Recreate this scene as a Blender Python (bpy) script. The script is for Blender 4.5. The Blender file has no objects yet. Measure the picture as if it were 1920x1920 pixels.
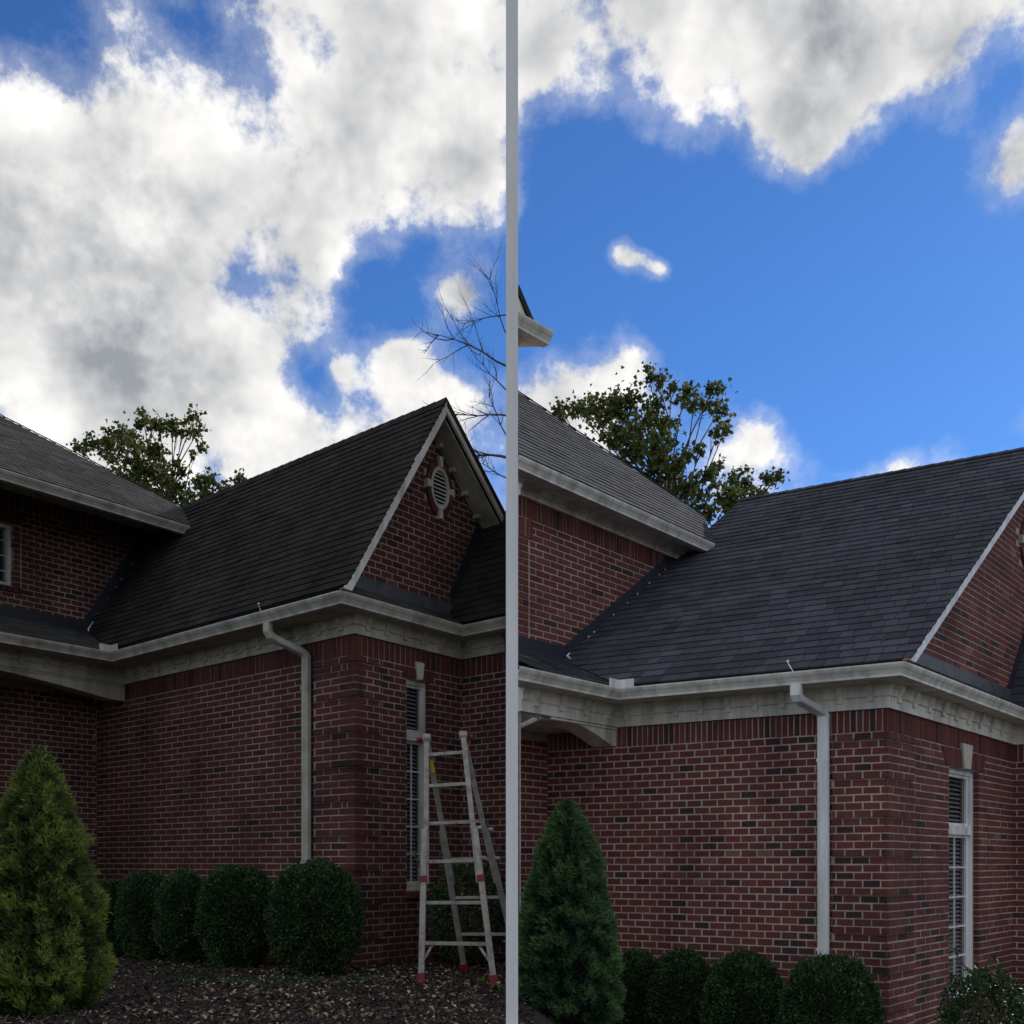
import bpy, math, random
from mathutils import Vector, Matrix, noise
random.seed(7)
R = math.radians
scene = bpy.context.scene
col = scene.collection

# ------------------------------------------------------------------ camera
EYE = 1.0                       # eye height over the old-roofed house's garden
FPX, YH = 2000.0, 1620.0        # focal length and horizon row, in pixels of the 1920 px photograph
cam_d = bpy.data.cameras.new('camera')
cam_d.sensor_width = 36.0
cam_d.lens = 36.0 * FPX / 1920.0
cam_d.shift_y = (YH - 960.0) / 1920.0
cam_d.clip_start, cam_d.clip_end = 0.05, 2000.0
cam = bpy.data.objects.new('camera', cam_d)
cam.location = (0, 0, EYE)
cam.rotation_euler = (R(90), 0, 0)
col.objects.link(cam)
scene.camera = cam

def ray(x, y):
    return Vector(((x - 960.0) / FPX, 1.0, (YH - y) / FPX))
def at(x, y, depth):
    p = ray(x, y) * depth
    return Vector((p.x, p.y, p.z + EYE))

# ------------------------------------------------------------------ light
SUN_EL, SUN_AZ = 30.0, 40.0     # azimuth from +Y towards +X: the sun stands behind the houses
sun_dir = Vector((math.sin(R(SUN_AZ)) * math.cos(R(SUN_EL)), math.cos(R(SUN_AZ)) * math.cos(R(SUN_EL)), math.sin(R(SUN_EL))))
sun_d = bpy.data.lights.new('sun', 'SUN')
sun_d.energy, sun_d.angle, sun_d.color = 2.0, R(0.5), (1.0, 0.95, 0.87)
sun = bpy.data.objects.new('sun', sun_d)
sun.rotation_euler = (-sun_dir).to_track_quat('-Z', 'Y').to_euler()
sun.location = (0, 0, 30)
col.objects.link(sun)

world = bpy.data.worlds.new('World')
scene.world = world
world.use_nodes = True
world.cycles.sampling_method = 'MANUAL'
world.cycles.sample_map_resolution = 256
wt = world.node_tree
wt.nodes.clear()
def wn(kind, **kw):
    n = wt.nodes.new(kind)
    for k, v in kw.items():
        setattr(n, k, v)
    return n
def wmath(op, a, b=None, c=None, clamp=False):
    n = wn('ShaderNodeMath', operation=op, use_clamp=clamp)
    for i, x in enumerate((a, b, c)):
        if x is None: continue
        if isinstance(x, (int, float)): n.inputs[i].default_value = x
        else: wt.links.new(x, n.inputs[i])
    return n.outputs[0]
def wvec(op, a, b):
    n = wn('ShaderNodeVectorMath', operation=op)
    for i, x in enumerate((a, b)):
        if isinstance(x, (tuple, list, Vector)): n.inputs[i].default_value = tuple(x)
        elif isinstance(x, (int, float)): n.inputs['Scale'].default_value = x
        else: wt.links.new(x, n.inputs[i])
    return n.outputs[1] if op in ('DOT_PRODUCT', 'DISTANCE', 'LENGTH') else n.outputs[0]
tc = wn('ShaderNodeTexCoord')
D = wvec('NORMALIZE', tc.outputs['Generated'], (0, 0, 0))
sky = wn('ShaderNodeTexSky', sky_type='NISHITA')
sky.sun_disc = False
sky.sun_elevation, sky.sun_rotation = R(SUN_EL), R(SUN_AZ)
sky.air_density, sky.dust_density, sky.ozone_density, sky.altitude = 1.0, 0.1, 3.0, 200.0
tint = wn('ShaderNodeMix', data_type='RGBA', blend_type='MULTIPLY')
tint.inputs['Factor'].default_value = 1.0
wt.links.new(sky.outputs[0], tint.inputs['A'])
tint.inputs['B'].default_value = (0.29, 0.52, 0.82, 1)
# clouds: fractal noise on the sky sphere, denser in the banks the photograph shows
def fbm(vec, scale, detail, rough, dist=0.0):
    n = wn('ShaderNodeTexNoise')
    n.inputs['Scale'].default_value, n.inputs['Detail'].default_value, n.inputs['Roughness'].default_value = scale, detail, rough
    n.inputs['Distortion'].default_value = dist
    wt.links.new(vec, n.inputs['Vector'])
    return n.outputs['Fac']
CO = (1.1, 7.7, 2.3)            # which stretch of the endless cloud field drifts by
Dn = wvec('ADD', D, CO)
n1 = fbm(Dn, 8.0, 11, 0.64)
n2 = fbm(wvec('ADD', Dn, tuple((sun_dir + Vector((0, 0, 0.7))).normalized() * 0.040)), 8.0, 4, 0.60)
n4 = fbm(wvec('ADD', Dn, (9, 3, 1)), 6.0, 4, 0.55)
BANKS = [  # direction as a photograph pixel, size in pixels, weight
    (960, 560, 1300, -0.26),
    (250, 300, 260, 0.50), (60, 560, 260, 0.70), (330, 600, 190, 0.45), (780, 150, 180, 0.55), (600, 250, 150, 0.42), (880, 320, 110, 0.62), (560, 480, 110, 0.45), (230, 730, 150, 0.40), (520, 640, 90, 0.40),
    (40, 20, 190, -0.85), (330, 40, 110, -0.65), (480, 130, 60, -0.3), (720, 560, 120, -0.85), (620, 700, 70, -0.55), (860, 470, 70, -0.40), (470, 550, 60, -0.42), (600, 110, 50, -0.45), (560, 710, 60, -0.4), (900, 640, 60, -0.4),
    (560, 830, 150, 0.55), (830, 760, 100, 0.65), (860, 555, 60, 1.05), (745, 668, 50, 1.0), (640, 695, 30, 0.8),
    (1240, 30, 210, 0.62), (1520, 60, 200, 0.70), (1740, 80, 150, 0.70), (1500, 230, 95, 0.60), (1510, 310, 55, 0.45), (1880, 320, 90, 1.0), (1010, 120, 80, 0.5),
    (1158, 472, 36, 1.15), (1200, 488, 36, 1.05), (1240, 502, 24, 0.9), (1090, 755, 115, 0.90), (1190, 690, 45, 0.55), (1430, 820, 100, 0.85), (1690, 890, 80, 0.80),
    (1450, 590, 260, -0.95), (1760, 620, 270, -0.95), (1110, 340, 150, -0.90), (1310, 420, 110, -0.5), (1700, 370, 130, -0.70), (1030, 560, 110, -0.7), (1620, 790, 130, -0.5), (1880, 160, 60, -0.4),
]
total = None
for x, y, s, w in BANKS:
    d = ray(x, y).normalized()
    k = 2.0 / (s / FPX / ray(x, y).length) ** 2
    ex = wmath('EXPONENT', wmath('MULTIPLY_ADD', wvec('DOT_PRODUCT', D, d), k, -k))
    total = wmath('MULTIPLY', ex, w) if total is None else wmath('MULTIPLY_ADD', ex, w, total)
cover = wmath('ADD', total, wmath('MULTIPLY_ADD', n1, 3.0, -1.20))
def smooth(v, lo, hi):
    n = wn('ShaderNodeMapRange', interpolation_type='SMOOTHSTEP')
    wt.links.new(v, n.inputs['Value'])
    n.inputs['From Min'].default_value, n.inputs['From Max'].default_value = lo, hi
    return n.outputs['Result']
alpha = wmath('MAXIMUM', smooth(cover, 0.0, 0.46), wmath('MULTIPLY', smooth(cover, -0.34, 0.25), 0.25))
core = smooth(cover, 0.25, 1.1)
relief = wmath('MULTIPLY', wmath('SUBTRACT', n1, n2), 2.7)
body = wmath('MULTIPLY', core, smooth(n4, 0.30, 0.62))
bright = wmath('ADD', wmath('MULTIPLY_ADD', body, -0.36, 0.72), relief, clamp=True)
crgb = wn('ShaderNodeValToRGB')
crgb.color_ramp.elements[0].position = 0.0; crgb.color_ramp.elements[0].color = (0.31, 0.33, 0.365, 1)
crgb.color_ramp.elements[1].position = 1.0; crgb.color_ramp.elements[1].color = (0.96, 0.945, 0.92, 1)
wt.links.new(bright, crgb.inputs['Fac'])
cl = wvec('SCALE', crgb.outputs['Color'], 7.2)
mixc = wn('ShaderNodeMix', data_type='RGBA')
wt.links.new(alpha, mixc.inputs['Factor'])
wt.links.new(tint.outputs['Result'], mixc.inputs['A'])
wt.links.new(cl, mixc.inputs['B'])
bg = wn('ShaderNodeBackground'); bg.inputs['Strength'].default_value = 0.1
wt.links.new(mixc.outputs['Result'], bg.inputs['Color'])
wout = wn('ShaderNodeOutputWorld')
wt.links.new(bg.outputs[0], wout.inputs['Surface'])

scene.view_settings.view_transform = 'Standard'
scene.view_settings.look = 'None'
scene.view_settings.exposure = 0.6
scene.view_settings.gamma = 1.0

# ------------------------------------------------------------------ materials
def mat(name, base, rough=0.7, var=None, tone=None, scale=8.0, bump=0.0, bscale=60.0, metal=0.0, spec=0.3, stain=None):
    """Principled material. tone: list of (pos, colour) looked up by each piece's own 'tone' value; var: second colour mixed in by noise."""
    m = bpy.data.materials.new(name); m.use_nodes = True
    t = m.node_tree; b = t.nodes['Principled BSDF']
    b.inputs['Roughness'].default_value = rough; b.inputs['Metallic'].default_value = metal
    b.inputs['Specular IOR Level'].default_value = spec
    tcn = t.nodes.new('ShaderNodeNewGeometry')
    src = None
    if tone:
        a = t.nodes.new('ShaderNodeAttribute'); a.attribute_name = 'tone'
        r = t.nodes.new('ShaderNodeValToRGB')
        els = r.color_ramp.elements
        while len(els) < len(tone): els.new(0.5)
        for e, (p, c) in zip(els, tone): e.position = p; e.color = (*c, 1)
        t.links.new(a.outputs['Fac'], r.inputs['Fac']); src = r.outputs['Color']
    else:
        c = t.nodes.new('ShaderNodeRGB'); c.outputs[0].default_value = (*base, 1); src = c.outputs[0]
    if var:
        n = t.nodes.new('ShaderNodeTexNoise'); n.inputs['Scale'].default_value = scale; n.inputs['Detail'].default_value = 6; n.inputs['Roughness'].default_value = 0.65
        t.links.new(tcn.outputs['Position'], n.inputs['Vector'])
        mr = t.nodes.new('ShaderNodeMapRange'); mr.inputs['From Min'].default_value = 0.42; mr.inputs['From Max'].default_value = 0.72
        mr.inputs['To Max'].default_value = var[1]
        t.links.new(n.outputs['Fac'], mr.inputs['Value'])
        mx = t.nodes.new('ShaderNodeMix'); mx.data_type = 'RGBA'
        t.links.new(mr.outputs['Result'], mx.inputs['Factor']); t.links.new(src, mx.inputs['A']); mx.inputs['B'].default_value = (*var[0], 1)
        src = mx.outputs['Result']
    if stain:                   # broad grime and rain streaks, stretched downwards
        mp = t.nodes.new('ShaderNodeMapping'); mp.inputs['Scale'].default_value = stain[1]
        t.links.new(tcn.outputs['Position'], mp.inputs['Vector'])
        n = t.nodes.new('ShaderNodeTexNoise'); n.inputs['Scale'].default_value = 1.0; n.inputs['Detail'].default_value = 5; n.inputs['Roughness'].default_value = 0.6
        t.links.new(mp.outputs[0], n.inputs['Vector'])
        mr = t.nodes.new('ShaderNodeMapRange'); mr.inputs['From Min'].default_value = 0.40; mr.inputs['From Max'].default_value = 0.70
        mr.inputs['To Min'].default_value = 1.0; mr.inputs['To Max'].default_value = 1.0 - stain[0]
        t.links.new(n.outputs['Fac'], mr.inputs['Value'])
        mx = t.nodes.new('ShaderNodeVectorMath'); mx.operation = 'SCALE'
        t.links.new(src, mx.inputs[0]); t.links.new(mr.outputs['Result'], mx.inputs['Scale']); src = mx.outputs[0]
    t.links.new(src, b.inputs['Base Color'])
    if bump:
        n = t.nodes.new('ShaderNodeTexNoise'); n.inputs['Scale'].default_value = bscale; n.inputs['Detail'].default_value = 5
        t.links.new(tcn.outputs['Position'], n.inputs['Vector'])
        bp = t.nodes.new('ShaderNodeBump'); bp.inputs['Strength'].default_value = bump; bp.inputs['Distance'].default_value = 0.01
        t.links.new(n.outputs['Fac'], bp.inputs['Height']); t.links.new(bp.outputs[0], b.inputs['Normal'])
    return m
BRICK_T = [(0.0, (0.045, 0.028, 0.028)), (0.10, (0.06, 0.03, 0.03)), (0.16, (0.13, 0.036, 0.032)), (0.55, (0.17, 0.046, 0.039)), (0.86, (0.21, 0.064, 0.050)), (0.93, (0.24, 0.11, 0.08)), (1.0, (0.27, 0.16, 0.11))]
M = {
    'brick': mat('brick', None, 0.85, ((0.26, 0.10, 0.08), 0.22), BRICK_T, 45, 0.5, 120, stain=(0.42, (1.6, 1.6, 0.9))),
    'dim_brick': mat('dimmed_brick', None, 0.85, ((0.16, 0.065, 0.052), 0.22), [(p, tuple(x * 0.58 for x in c)) for p, c in BRICK_T], 45, 0.5, 120, stain=(0.42, (1.6, 1.6, 0.9))),  # tones scaled down: this house's dimmer exposure put into its brick and mortar
    'dim_mortar': mat('dim_mortar', (0.38, 0.32, 0.26), 0.95, ((0.20, 0.165, 0.14), 0.7), None, 3.0, 0.4, 200, stain=(0.42, (1.6, 1.6, 0.9))),
    'dim_trim': mat('dim_dirty_trim_paint', (0.50, 0.47, 0.37), 0.55, ((0.34, 0.30, 0.21), 0.7), None, 2.2, 0.05, 30, stain=(0.45, (7, 7, 0.7))),  # trim, gutter and white paint dimmed for the same darker exposure, with some dirt
    'dim_gutter': mat('dim_dirty_gutter_paint', (0.50, 0.48, 0.41), 0.45, ((0.30, 0.275, 0.22), 0.8), None, 3.5, 0.0, stain=(0.45, (7, 7, 0.7))),
    'dim_white': mat('dim_dirty_white_paint', (0.66, 0.64, 0.57), 0.45, ((0.45, 0.43, 0.37), 0.7), None, 6.0, 0.03, 40, stain=(0.45, (7, 7, 0.7))),
    'mortar': mat('mortar', (0.55, 0.48, 0.42), 0.95, ((0.28, 0.225, 0.19), 0.7), None, 3.0, 0.4, 200, stain=(0.42, (1.6, 1.6, 0.9))),
    'trim': mat('trim_paint', (0.82, 0.79, 0.68), 0.5, ((0.68, 0.62, 0.49), 0.5), None, 2.2, 0.05, 30, stain=(0.45, (7, 7, 0.7))),
    'gutter': mat('gutter_paint', (0.82, 0.80, 0.71), 0.4, ((0.62, 0.58, 0.48), 0.6), None, 3.5, 0.0, stain=(0.45, (7, 7, 0.7))),
    'white': mat('white_paint', (0.86, 0.86, 0.83), 0.4, ((0.74, 0.74, 0.70), 0.4), None, 5.0, 0.03, 40, stain=(0.45, (7, 7, 0.7))),
    'old_shingle': mat('weathered_shingle', None, 0.95, ((0.055, 0.046, 0.037), 0.75), [(0, (0.018, 0.016, 0.015)), (0.5, (0.028, 0.025, 0.023)), (1, (0.045, 0.040, 0.036))], 2.4, 0.7, 260, 0, 0.15, stain=(0.35, (1.3, 1.3, 0.8))),
    'old_grey': mat('grey_shingle', None, 0.95, ((0.12, 0.115, 0.10), 0.6), [(0, (0.06, 0.062, 0.06)), (0.5, (0.085, 0.087, 0.083)), (1, (0.13, 0.13, 0.12))], 3.0, 0.7, 260, 0, 0.15, stain=(0.35, (1.3, 1.3, 0.8))),  # lighter grey shingle for the main, skirt and pent roofs
    'new_shingle': mat('slate_blue_shingle', None, 0.95, ((0.070, 0.072, 0.084), 0.5), [(0, (0.048, 0.051, 0.064)), (0.5, (0.070, 0.074, 0.090)), (1, (0.105, 0.108, 0.124))], 3.0, 0.7, 260, 0, 0.2, stain=(0.35, (1.3, 1.3, 0.8))),
    'flash': mat('dark_flashing', (0.018, 0.021, 0.032), 0.45, ((0.035, 0.04, 0.055), 0.6), None, 12, 0.1, 30, 0.0, 0.4),
    'metal_flash': mat('grey_flashing', (0.10, 0.105, 0.11), 0.5, ((0.03, 0.033, 0.04), 0.8), None, 5, 0.1, 30, 0.3),
    'caulk': mat('white_caulk', (0.75, 0.76, 0.77), 0.6),
    'rust': mat('rotten_wood', (0.40, 0.14, 0.04), 0.9, ((0.14, 0.06, 0.03), 0.8), None, 60, 0.6, 90),
    'post': mat('post_paint', (0.88, 0.88, 0.86), 0.45, ((0.82, 0.82, 0.80), 0.5), None, 3.0, 0.02, 40, stain=(0.12, (9, 9, 0.5))),
    'stone': mat('cast_stone', (0.56, 0.53, 0.46), 0.85, ((0.40, 0.38, 0.33), 0.6), None, 12, 0.2, 90),
    'dark': mat('dark_interior', (0.012, 0.012, 0.014), 0.9),
    'blind': mat('blind_slat', (0.55, 0.56, 0.55), 0.6),
    'alu': mat('aluminium', (0.36, 0.33, 0.29), 0.55, ((0.16, 0.13, 0.11), 0.9), None, 18, 0.1, 60, 0.4),
    'red': mat('red_plastic', (0.19, 0.015, 0.02), 0.5, ((0.12, 0.02, 0.02), 0.6), None, 30),
    'yellow': mat('yellow_sticker', (0.65, 0.45, 0.03), 0.5),
    'bark': mat('bark', (0.13, 0.105, 0.085), 0.95, ((0.06, 0.05, 0.04), 0.8), None, 14, 0.6, 60),
    'twig': mat('bare_bark', (0.10, 0.085, 0.078), 0.95),
    'leaf': mat('tree_leaf', None, 0.6, None, [(0, (0.035, 0.055, 0.012)), (0.55, (0.085, 0.115, 0.026)), (0.85, (0.15, 0.15, 0.035)), (1, (0.22, 0.17, 0.05))]),
    'box': mat('boxwood_leaf', None, 0.45, None, [(0, (0.014, 0.035, 0.012)), (0.6, (0.034, 0.072, 0.022)), (1, (0.085, 0.15, 0.04))], 8, 0, 60, 0, 0.25),
    'spruce': mat('sunlit_spruce_needle', None, 0.7, None, [(0, (0.016, 0.034, 0.009)), (0.5, (0.065, 0.105, 0.020)), (1, (0.17, 0.215, 0.035))]),  # sunlight put into the colour: brighter and yellower than the other spruce
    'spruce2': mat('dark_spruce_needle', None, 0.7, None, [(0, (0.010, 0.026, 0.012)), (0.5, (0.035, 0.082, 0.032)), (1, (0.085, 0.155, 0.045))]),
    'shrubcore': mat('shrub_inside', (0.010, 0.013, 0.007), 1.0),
    'soil': mat('mulch_soil', (0.032, 0.025, 0.020), 0.98, ((0.022, 0.018, 0.015), 0.9), None, 9, 1.0, 40),
    'chip': mat('mulch_chip', None, 0.9, None, [(0, (0.016, 0.012, 0.010)), (0.62, (0.045, 0.033, 0.026)), (0.85, (0.15, 0.10, 0.07)), (1, (0.46, 0.36, 0.27))]),
}
for k in ('leaf',):     # thin leaves let some light through
    t = M[k].node_tree; b = t.nodes['Principled BSDF']; tr = t.nodes.new('ShaderNodeBsdfTranslucent'); ms = t.nodes.new('ShaderNodeMixShader')
    t.links.new(b.inputs['Base Color'].links[0].from_socket, tr.inputs['Color'])
    ms.inputs[0].default_value = 0.35
    t.links.new(b.outputs[0], ms.inputs[1]); t.links.new(tr.outputs[0], ms.inputs[2])
    t.links.new(ms.outputs[0], t.nodes['Material Output'].inputs['Surface'])
g = bpy.data.materials.new('window_glass'); g.use_nodes = True; M['glass'] = g
b = g.node_tree.nodes['Principled BSDF']
b.inputs['Base Color'].default_value = (0.02, 0.025, 0.03, 1); b.inputs['Roughness'].default_value = 0.03; b.inputs['Alpha'].default_value = 0.45

# ------------------------------------------------------------------ mesh helpers
class MB:
    def __init__(s): s.v, s.f, s.t, s.sm = [], [], [], []
    def face(s, pts, tone=0.5, smooth=False):
        i = len(s.v); s.v += [Vector(p) for p in pts]; s.f.append(tuple(range(i, i + len(pts)))); s.t.append(tone); s.sm.append(smooth)
    def idx(s, verts, faces, tone=0.5, smooth=False):
        i = len(s.v); s.v += [Vector(p) for p in verts]
        for f in faces: s.f.append(tuple(j + i for j in f)); s.t.append(tone); s.sm.append(smooth)
    def prism(s, pts, back, tone=0.5, inset=0.0, cap=True):
        """polygon pts (seen from outside, counter-clockwise) pulled back by the vector `back`; the front edge is chamfered by inset"""
        n = len(pts); pts = [Vector(p) for p in pts]; back = Vector(back)
        if inset > 0:
            c = sum(pts, Vector()) / n; bn = back.normalized()
            fr = [p + (c - p).normalized() * min(inset * 1.4, (c - p).length * .4) for p in pts]
            mid = [p + bn * inset for p in pts]; bk = [p + back for p in pts]
            fs = [tuple(range(n))]
            for i in range(n):
                j = (i + 1) % n
                fs.append((i, n + i, n + j, j)); fs.append((n + i, 2 * n + i, 2 * n + j, n + j))
            s.idx(fr + mid + bk, fs, tone)
        else:
            bk = [p + back for p in pts]
            fs = [tuple(range(n))] + [(i, n + i, n + (i + 1) % n, (i + 1) % n) for i in range(n)]
            if cap: fs.append(tuple(range(2 * n - 1, n - 1, -1)))
            s.idx(pts + bk, fs, tone)
    def box(s, o, x, y, z, tone=0.5):
        o, x, y, z = Vector(o), Vector(x), Vector(y), Vector(z)
        vs = [o, o + x, o + x + y, o + y]; vs += [v + z for v in vs]
        s.idx(vs, [(3, 2, 1, 0), (4, 5, 6, 7), (0, 1, 5, 4), (1, 2, 6, 5), (2, 3, 7, 6), (3, 0, 4, 7)], tone)
    def tube(s, pts, rad, n=8, tone=0.5, cap=True):
        pts = [Vector(p) for p in pts]; k = len(pts)
        if not isinstance(rad, (list, tuple)): rad = [rad] * k
        base = len(s.v); ref = None
        for i, p in enumerate(pts):
            d = (pts[min(i + 1, k - 1)] - pts[max(i - 1, 0)]).normalized()
            if ref is None: ref = d.orthogonal().normalized()
            x = (ref - d * ref.dot(d)).normalized(); y = d.cross(x); ref = x
            for j in range(n):
                a = 2 * math.pi * j / n; s.v.append(p + (x * math.cos(a) + y * math.sin(a)) * rad[i])
        for i in range(k - 1):
            for j in range(n):
                a, b2 = base + i * n + j, base + i * n + (j + 1) % n
                s.f.append((a, b2, b2 + n, a + n)); s.t.append(tone); s.sm.append(True)
        if cap:
            s.f.append(tuple(base + j for j in reversed(range(n)))); s.t.append(tone); s.sm.append(False)
            s.f.append(tuple(base + (k - 1) * n + j for j in range(n))); s.t.append(tone); s.sm.append(False)
    def sweep(s, prof, path, outs, closed=True, tone=0.5):
        """profile of (out, up) pairs carried along path; outs = out vector at each path point"""
        n = len(prof); base = len(s.v)
        for p, o in zip(path, outs):
            for a, b2 in prof: s.v.append(Vector(p) + Vector(o) * a + Vector((0, 0, b2)))
        for i in range(len(path) - 1):
            for j in range(n if closed else n - 1):
                a, b2 = base + i * n + j, base + i * n + (j + 1) % n
                s.f.append((a, a + n, b2 + n, b2)); s.t.append(tone); s.sm.append(False)
        if closed:
            s.f.append(tuple(base + j for j in range(n))); s.t.append(tone); s.sm.append(False)
            e = base + (len(path) - 1) * n
            s.f.append(tuple(e + j for j in reversed(range(n)))); s.t.append(tone); s.sm.append(False)
    def mesh(s, name, m, off=Vector()):
        me = bpy.data.meshes.new(name)
        me.from_pydata([tuple(v - off) for v in s.v], [], s.f)
        at_ = me.attributes.new('tone', 'FLOAT', 'FACE'); at_.data.foreach_set('value', s.t)
        me.polygons.foreach_set('use_smooth', s.sm)
        me.materials.append(m); me.update()
        return me
    def build(s, name, m, parent=None, kind=None):
        off = wloc(parent) if parent else Vector()
        return link(name, s.mesh(name, m, off), parent, kind)
WL = {}
def wloc(o): return WL.get(o.name, Vector())
def link(name, data, parent=None, kind=None):
    o = bpy.data.objects.new(name, data); col.objects.link(o)
    if parent: o.parent = parent; WL[o.name] = wloc(parent).copy()
    else: WL[o.name] = Vector()
    if kind: o['kind'] = kind
    return o
def thing(name, loc, label, cat, group=None):
    o = bpy.data.objects.new(name, None); o.location = loc; o.empty_display_size = 0.2; col.objects.link(o)
    WL[o.name] = Vector(loc); tag(o, label, cat, group); return o
def tag(o, label, cat, group=None):
    o['label'] = label; o['category'] = cat
    if group: o['group'] = group
    return o
def clip(poly, halves):
    """convex polygon clipped by half planes (a, b, c): keep a*x + b*y <= c"""
    for a, b2, c in halves:
        out = []
        for i in range(len(poly)):
            p, q = poly[i], poly[(i + 1) % len(poly)]
            dp, dq = a * p[0] + b2 * p[1] - c, a * q[0] + b2 * q[1] - c
            if dp <= 0: out.append(p)
            if (dp < 0 < dq) or (dq < 0 < dp):
                t = dp / (dp - dq); out.append((p[0] + (q[0] - p[0]) * t, p[1] + (q[1] - p[1]) * t))
        poly = out
        if len(poly) < 3: return []
    return poly
def halves_of(poly):
    ar = sum(poly[i][0] * poly[(i + 1) % len(poly)][1] - poly[(i + 1) % len(poly)][0] * poly[i][1] for i in range(len(poly)))
    if ar < 0: poly = poly[::-1]
    hs = []
    for i in range(len(poly)):
        p, q = poly[i], poly[(i + 1) % len(poly)]
        a, b2 = q[1] - p[1], -(q[0] - p[0]); l = math.hypot(a, b2)
        if l > 1e-6: hs.append((a / l, b2 / l, (a * p[0] + b2 * p[1]) / l))
    return poly, hs
def area(p): return abs(sum(p[i][0] * p[(i + 1) % len(p)][1] - p[(i + 1) % len(p)][0] * p[i][1] for i in range(len(p)))) / 2
class Plane:
    def __init__(s, O, A, B):
        s.O, s.A = Vector(O), Vector(A).normalized(); B = Vector(B); s.B = (B - s.A * B.dot(s.A)).normalized(); s.N = s.A.cross(s.B)
    def p(s, a, b, n=0.0): return s.O + s.A * a + s.B * b + s.N * n
    def uv(s, p): d = Vector(p) - s.O; return (d.dot(s.A), d.dot(s.B))
    def half(s, n, c):          # world half space n.p <= c as a half plane of this plane
        n = Vector(n); return (n.dot(s.A), n.dot(s.B), c - n.dot(s.O))
    def mat(s, a, b, n=0.0):
        m = Matrix((s.A, s.B, s.N)).transposed().to_4x4(); m.translation = s.p(a, b, n); return m
def px_area(pts):
    q = [((p.x / p.y) * FPX, (p.z - EYE) / p.y * FPX) for p in pts]
    c = sum((Vector(t) for t in q), Vector((0, 0))) / len(q)
    if not (-955 < c.x < 955) or c.y < -300: return 0.0
    return area(q)

# ------------------------------------------------------------------ ground
def ground_z(x, y):
    t = min(1.0, max(0.0, (x + 0.05) / 1.25)); t = t * t * (3 - 2 * t)
    return -0.77 * t + 0.018 * noise.noise(Vector((x * 1.3, y * 1.3, 0)))
def axis(lo, hi, dense_lo, dense_hi, step, far):
    v = []; x = dense_lo
    while x <= dense_hi + 1e-6: v.append(x); x += step
    s = step; x = dense_hi
    while x < hi: s *= 1.5; x += s; v.append(x)
    s = step; x = dense_lo
    while x > lo: s *= 1.5; x -= s; v.insert(0, x)
    return v
xs, ys = axis(-450, 450, -6, 6, 0.1, 0), axis(-450, 450, 4, 13, 0.1, 0)
gm = MB()
gm.v = [Vector((x, y, ground_z(x, y))) for y in ys for x in xs]
nx = len(xs)
gm.f = [(j * nx + i, j * nx + i + 1, (j + 1) * nx + i + 1, (j + 1) * nx + i) for j in range(len(ys) - 1) for i in range(nx - 1)]
gm.t = [0.5] * len(gm.f); gm.sm = [True] * len(gm.f)
gm.build('ground', M['soil'], None, 'structure')

# ------------------------------------------------------------------ the houses
CRS = 0.0677                    # height of one brick course
class House: pass

def brick_tone():
    r = random.random()
    if r < 0.08: return random.uniform(0.0, 0.12)
    if r < 0.988: return min(.86, max(.18, random.gauss(.5, .16)))
    return random.uniform(0.88, 0.97)

def lay_bricks(H, pl, region, b_top, module, wall, offset=0.0, course=CRS, bond=0.5, joint=0.0115, depth=0.09, rows=None, quoin=None, skip=None, start=0.0):
    """running bond filling a convex region of plane pl, courses counted down from b_top; collects bricks on the house"""
    poly, hs = halves_of(region)
    a0, a1 = min(p[0] for p in poly), max(p[0] for p in poly); b0, b1 = min(p[1] for p in poly), max(p[1] for p in poly)
    r0 = int(math.floor((b_top - b1) / course + 1e-4)); r1 = int(math.ceil((b_top - b0) / course))
    for r in range(r0, r1):
        if rows and not rows(r): continue
        yb, yt = b_top - (r + 1) * course + joint / 2, b_top - r * course - joint / 2
        k0 = int(math.floor((a0 - start) / module)) - 1; k1 = int(math.ceil((a1 - start) / module)) + 1
        for k in range(k0, k1):
            x0 = start + k * module + (bond * module if r % 2 else 0.0); x1 = x0 + module - joint
            j = joint * .35
            q = [(x0, yb), (x1, yb), (x1, yt), (x0, yt)]
            c = clip(q, hs)
            if len(c) < 3 or area(c) < 0.12 * area(q): continue
            if skip and skip((x0 + x1) / 2, (yb + yt) / 2): continue
            full = area(c) > 0.995 * area(q)
            off = offset + random.uniform(-0.0022, 0.0022)
            if full: c = [(x + random.uniform(-j, j) * .5, y + random.uniform(-j, j) * .4) for x, y in q]
            H.bricks.append(dict(pl=pl, c=c, full=full, q=q, off=off, wall=wall, depth=depth, area=px_area([pl.p(x, y, off) for x, y in c]) if full else 0))

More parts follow.
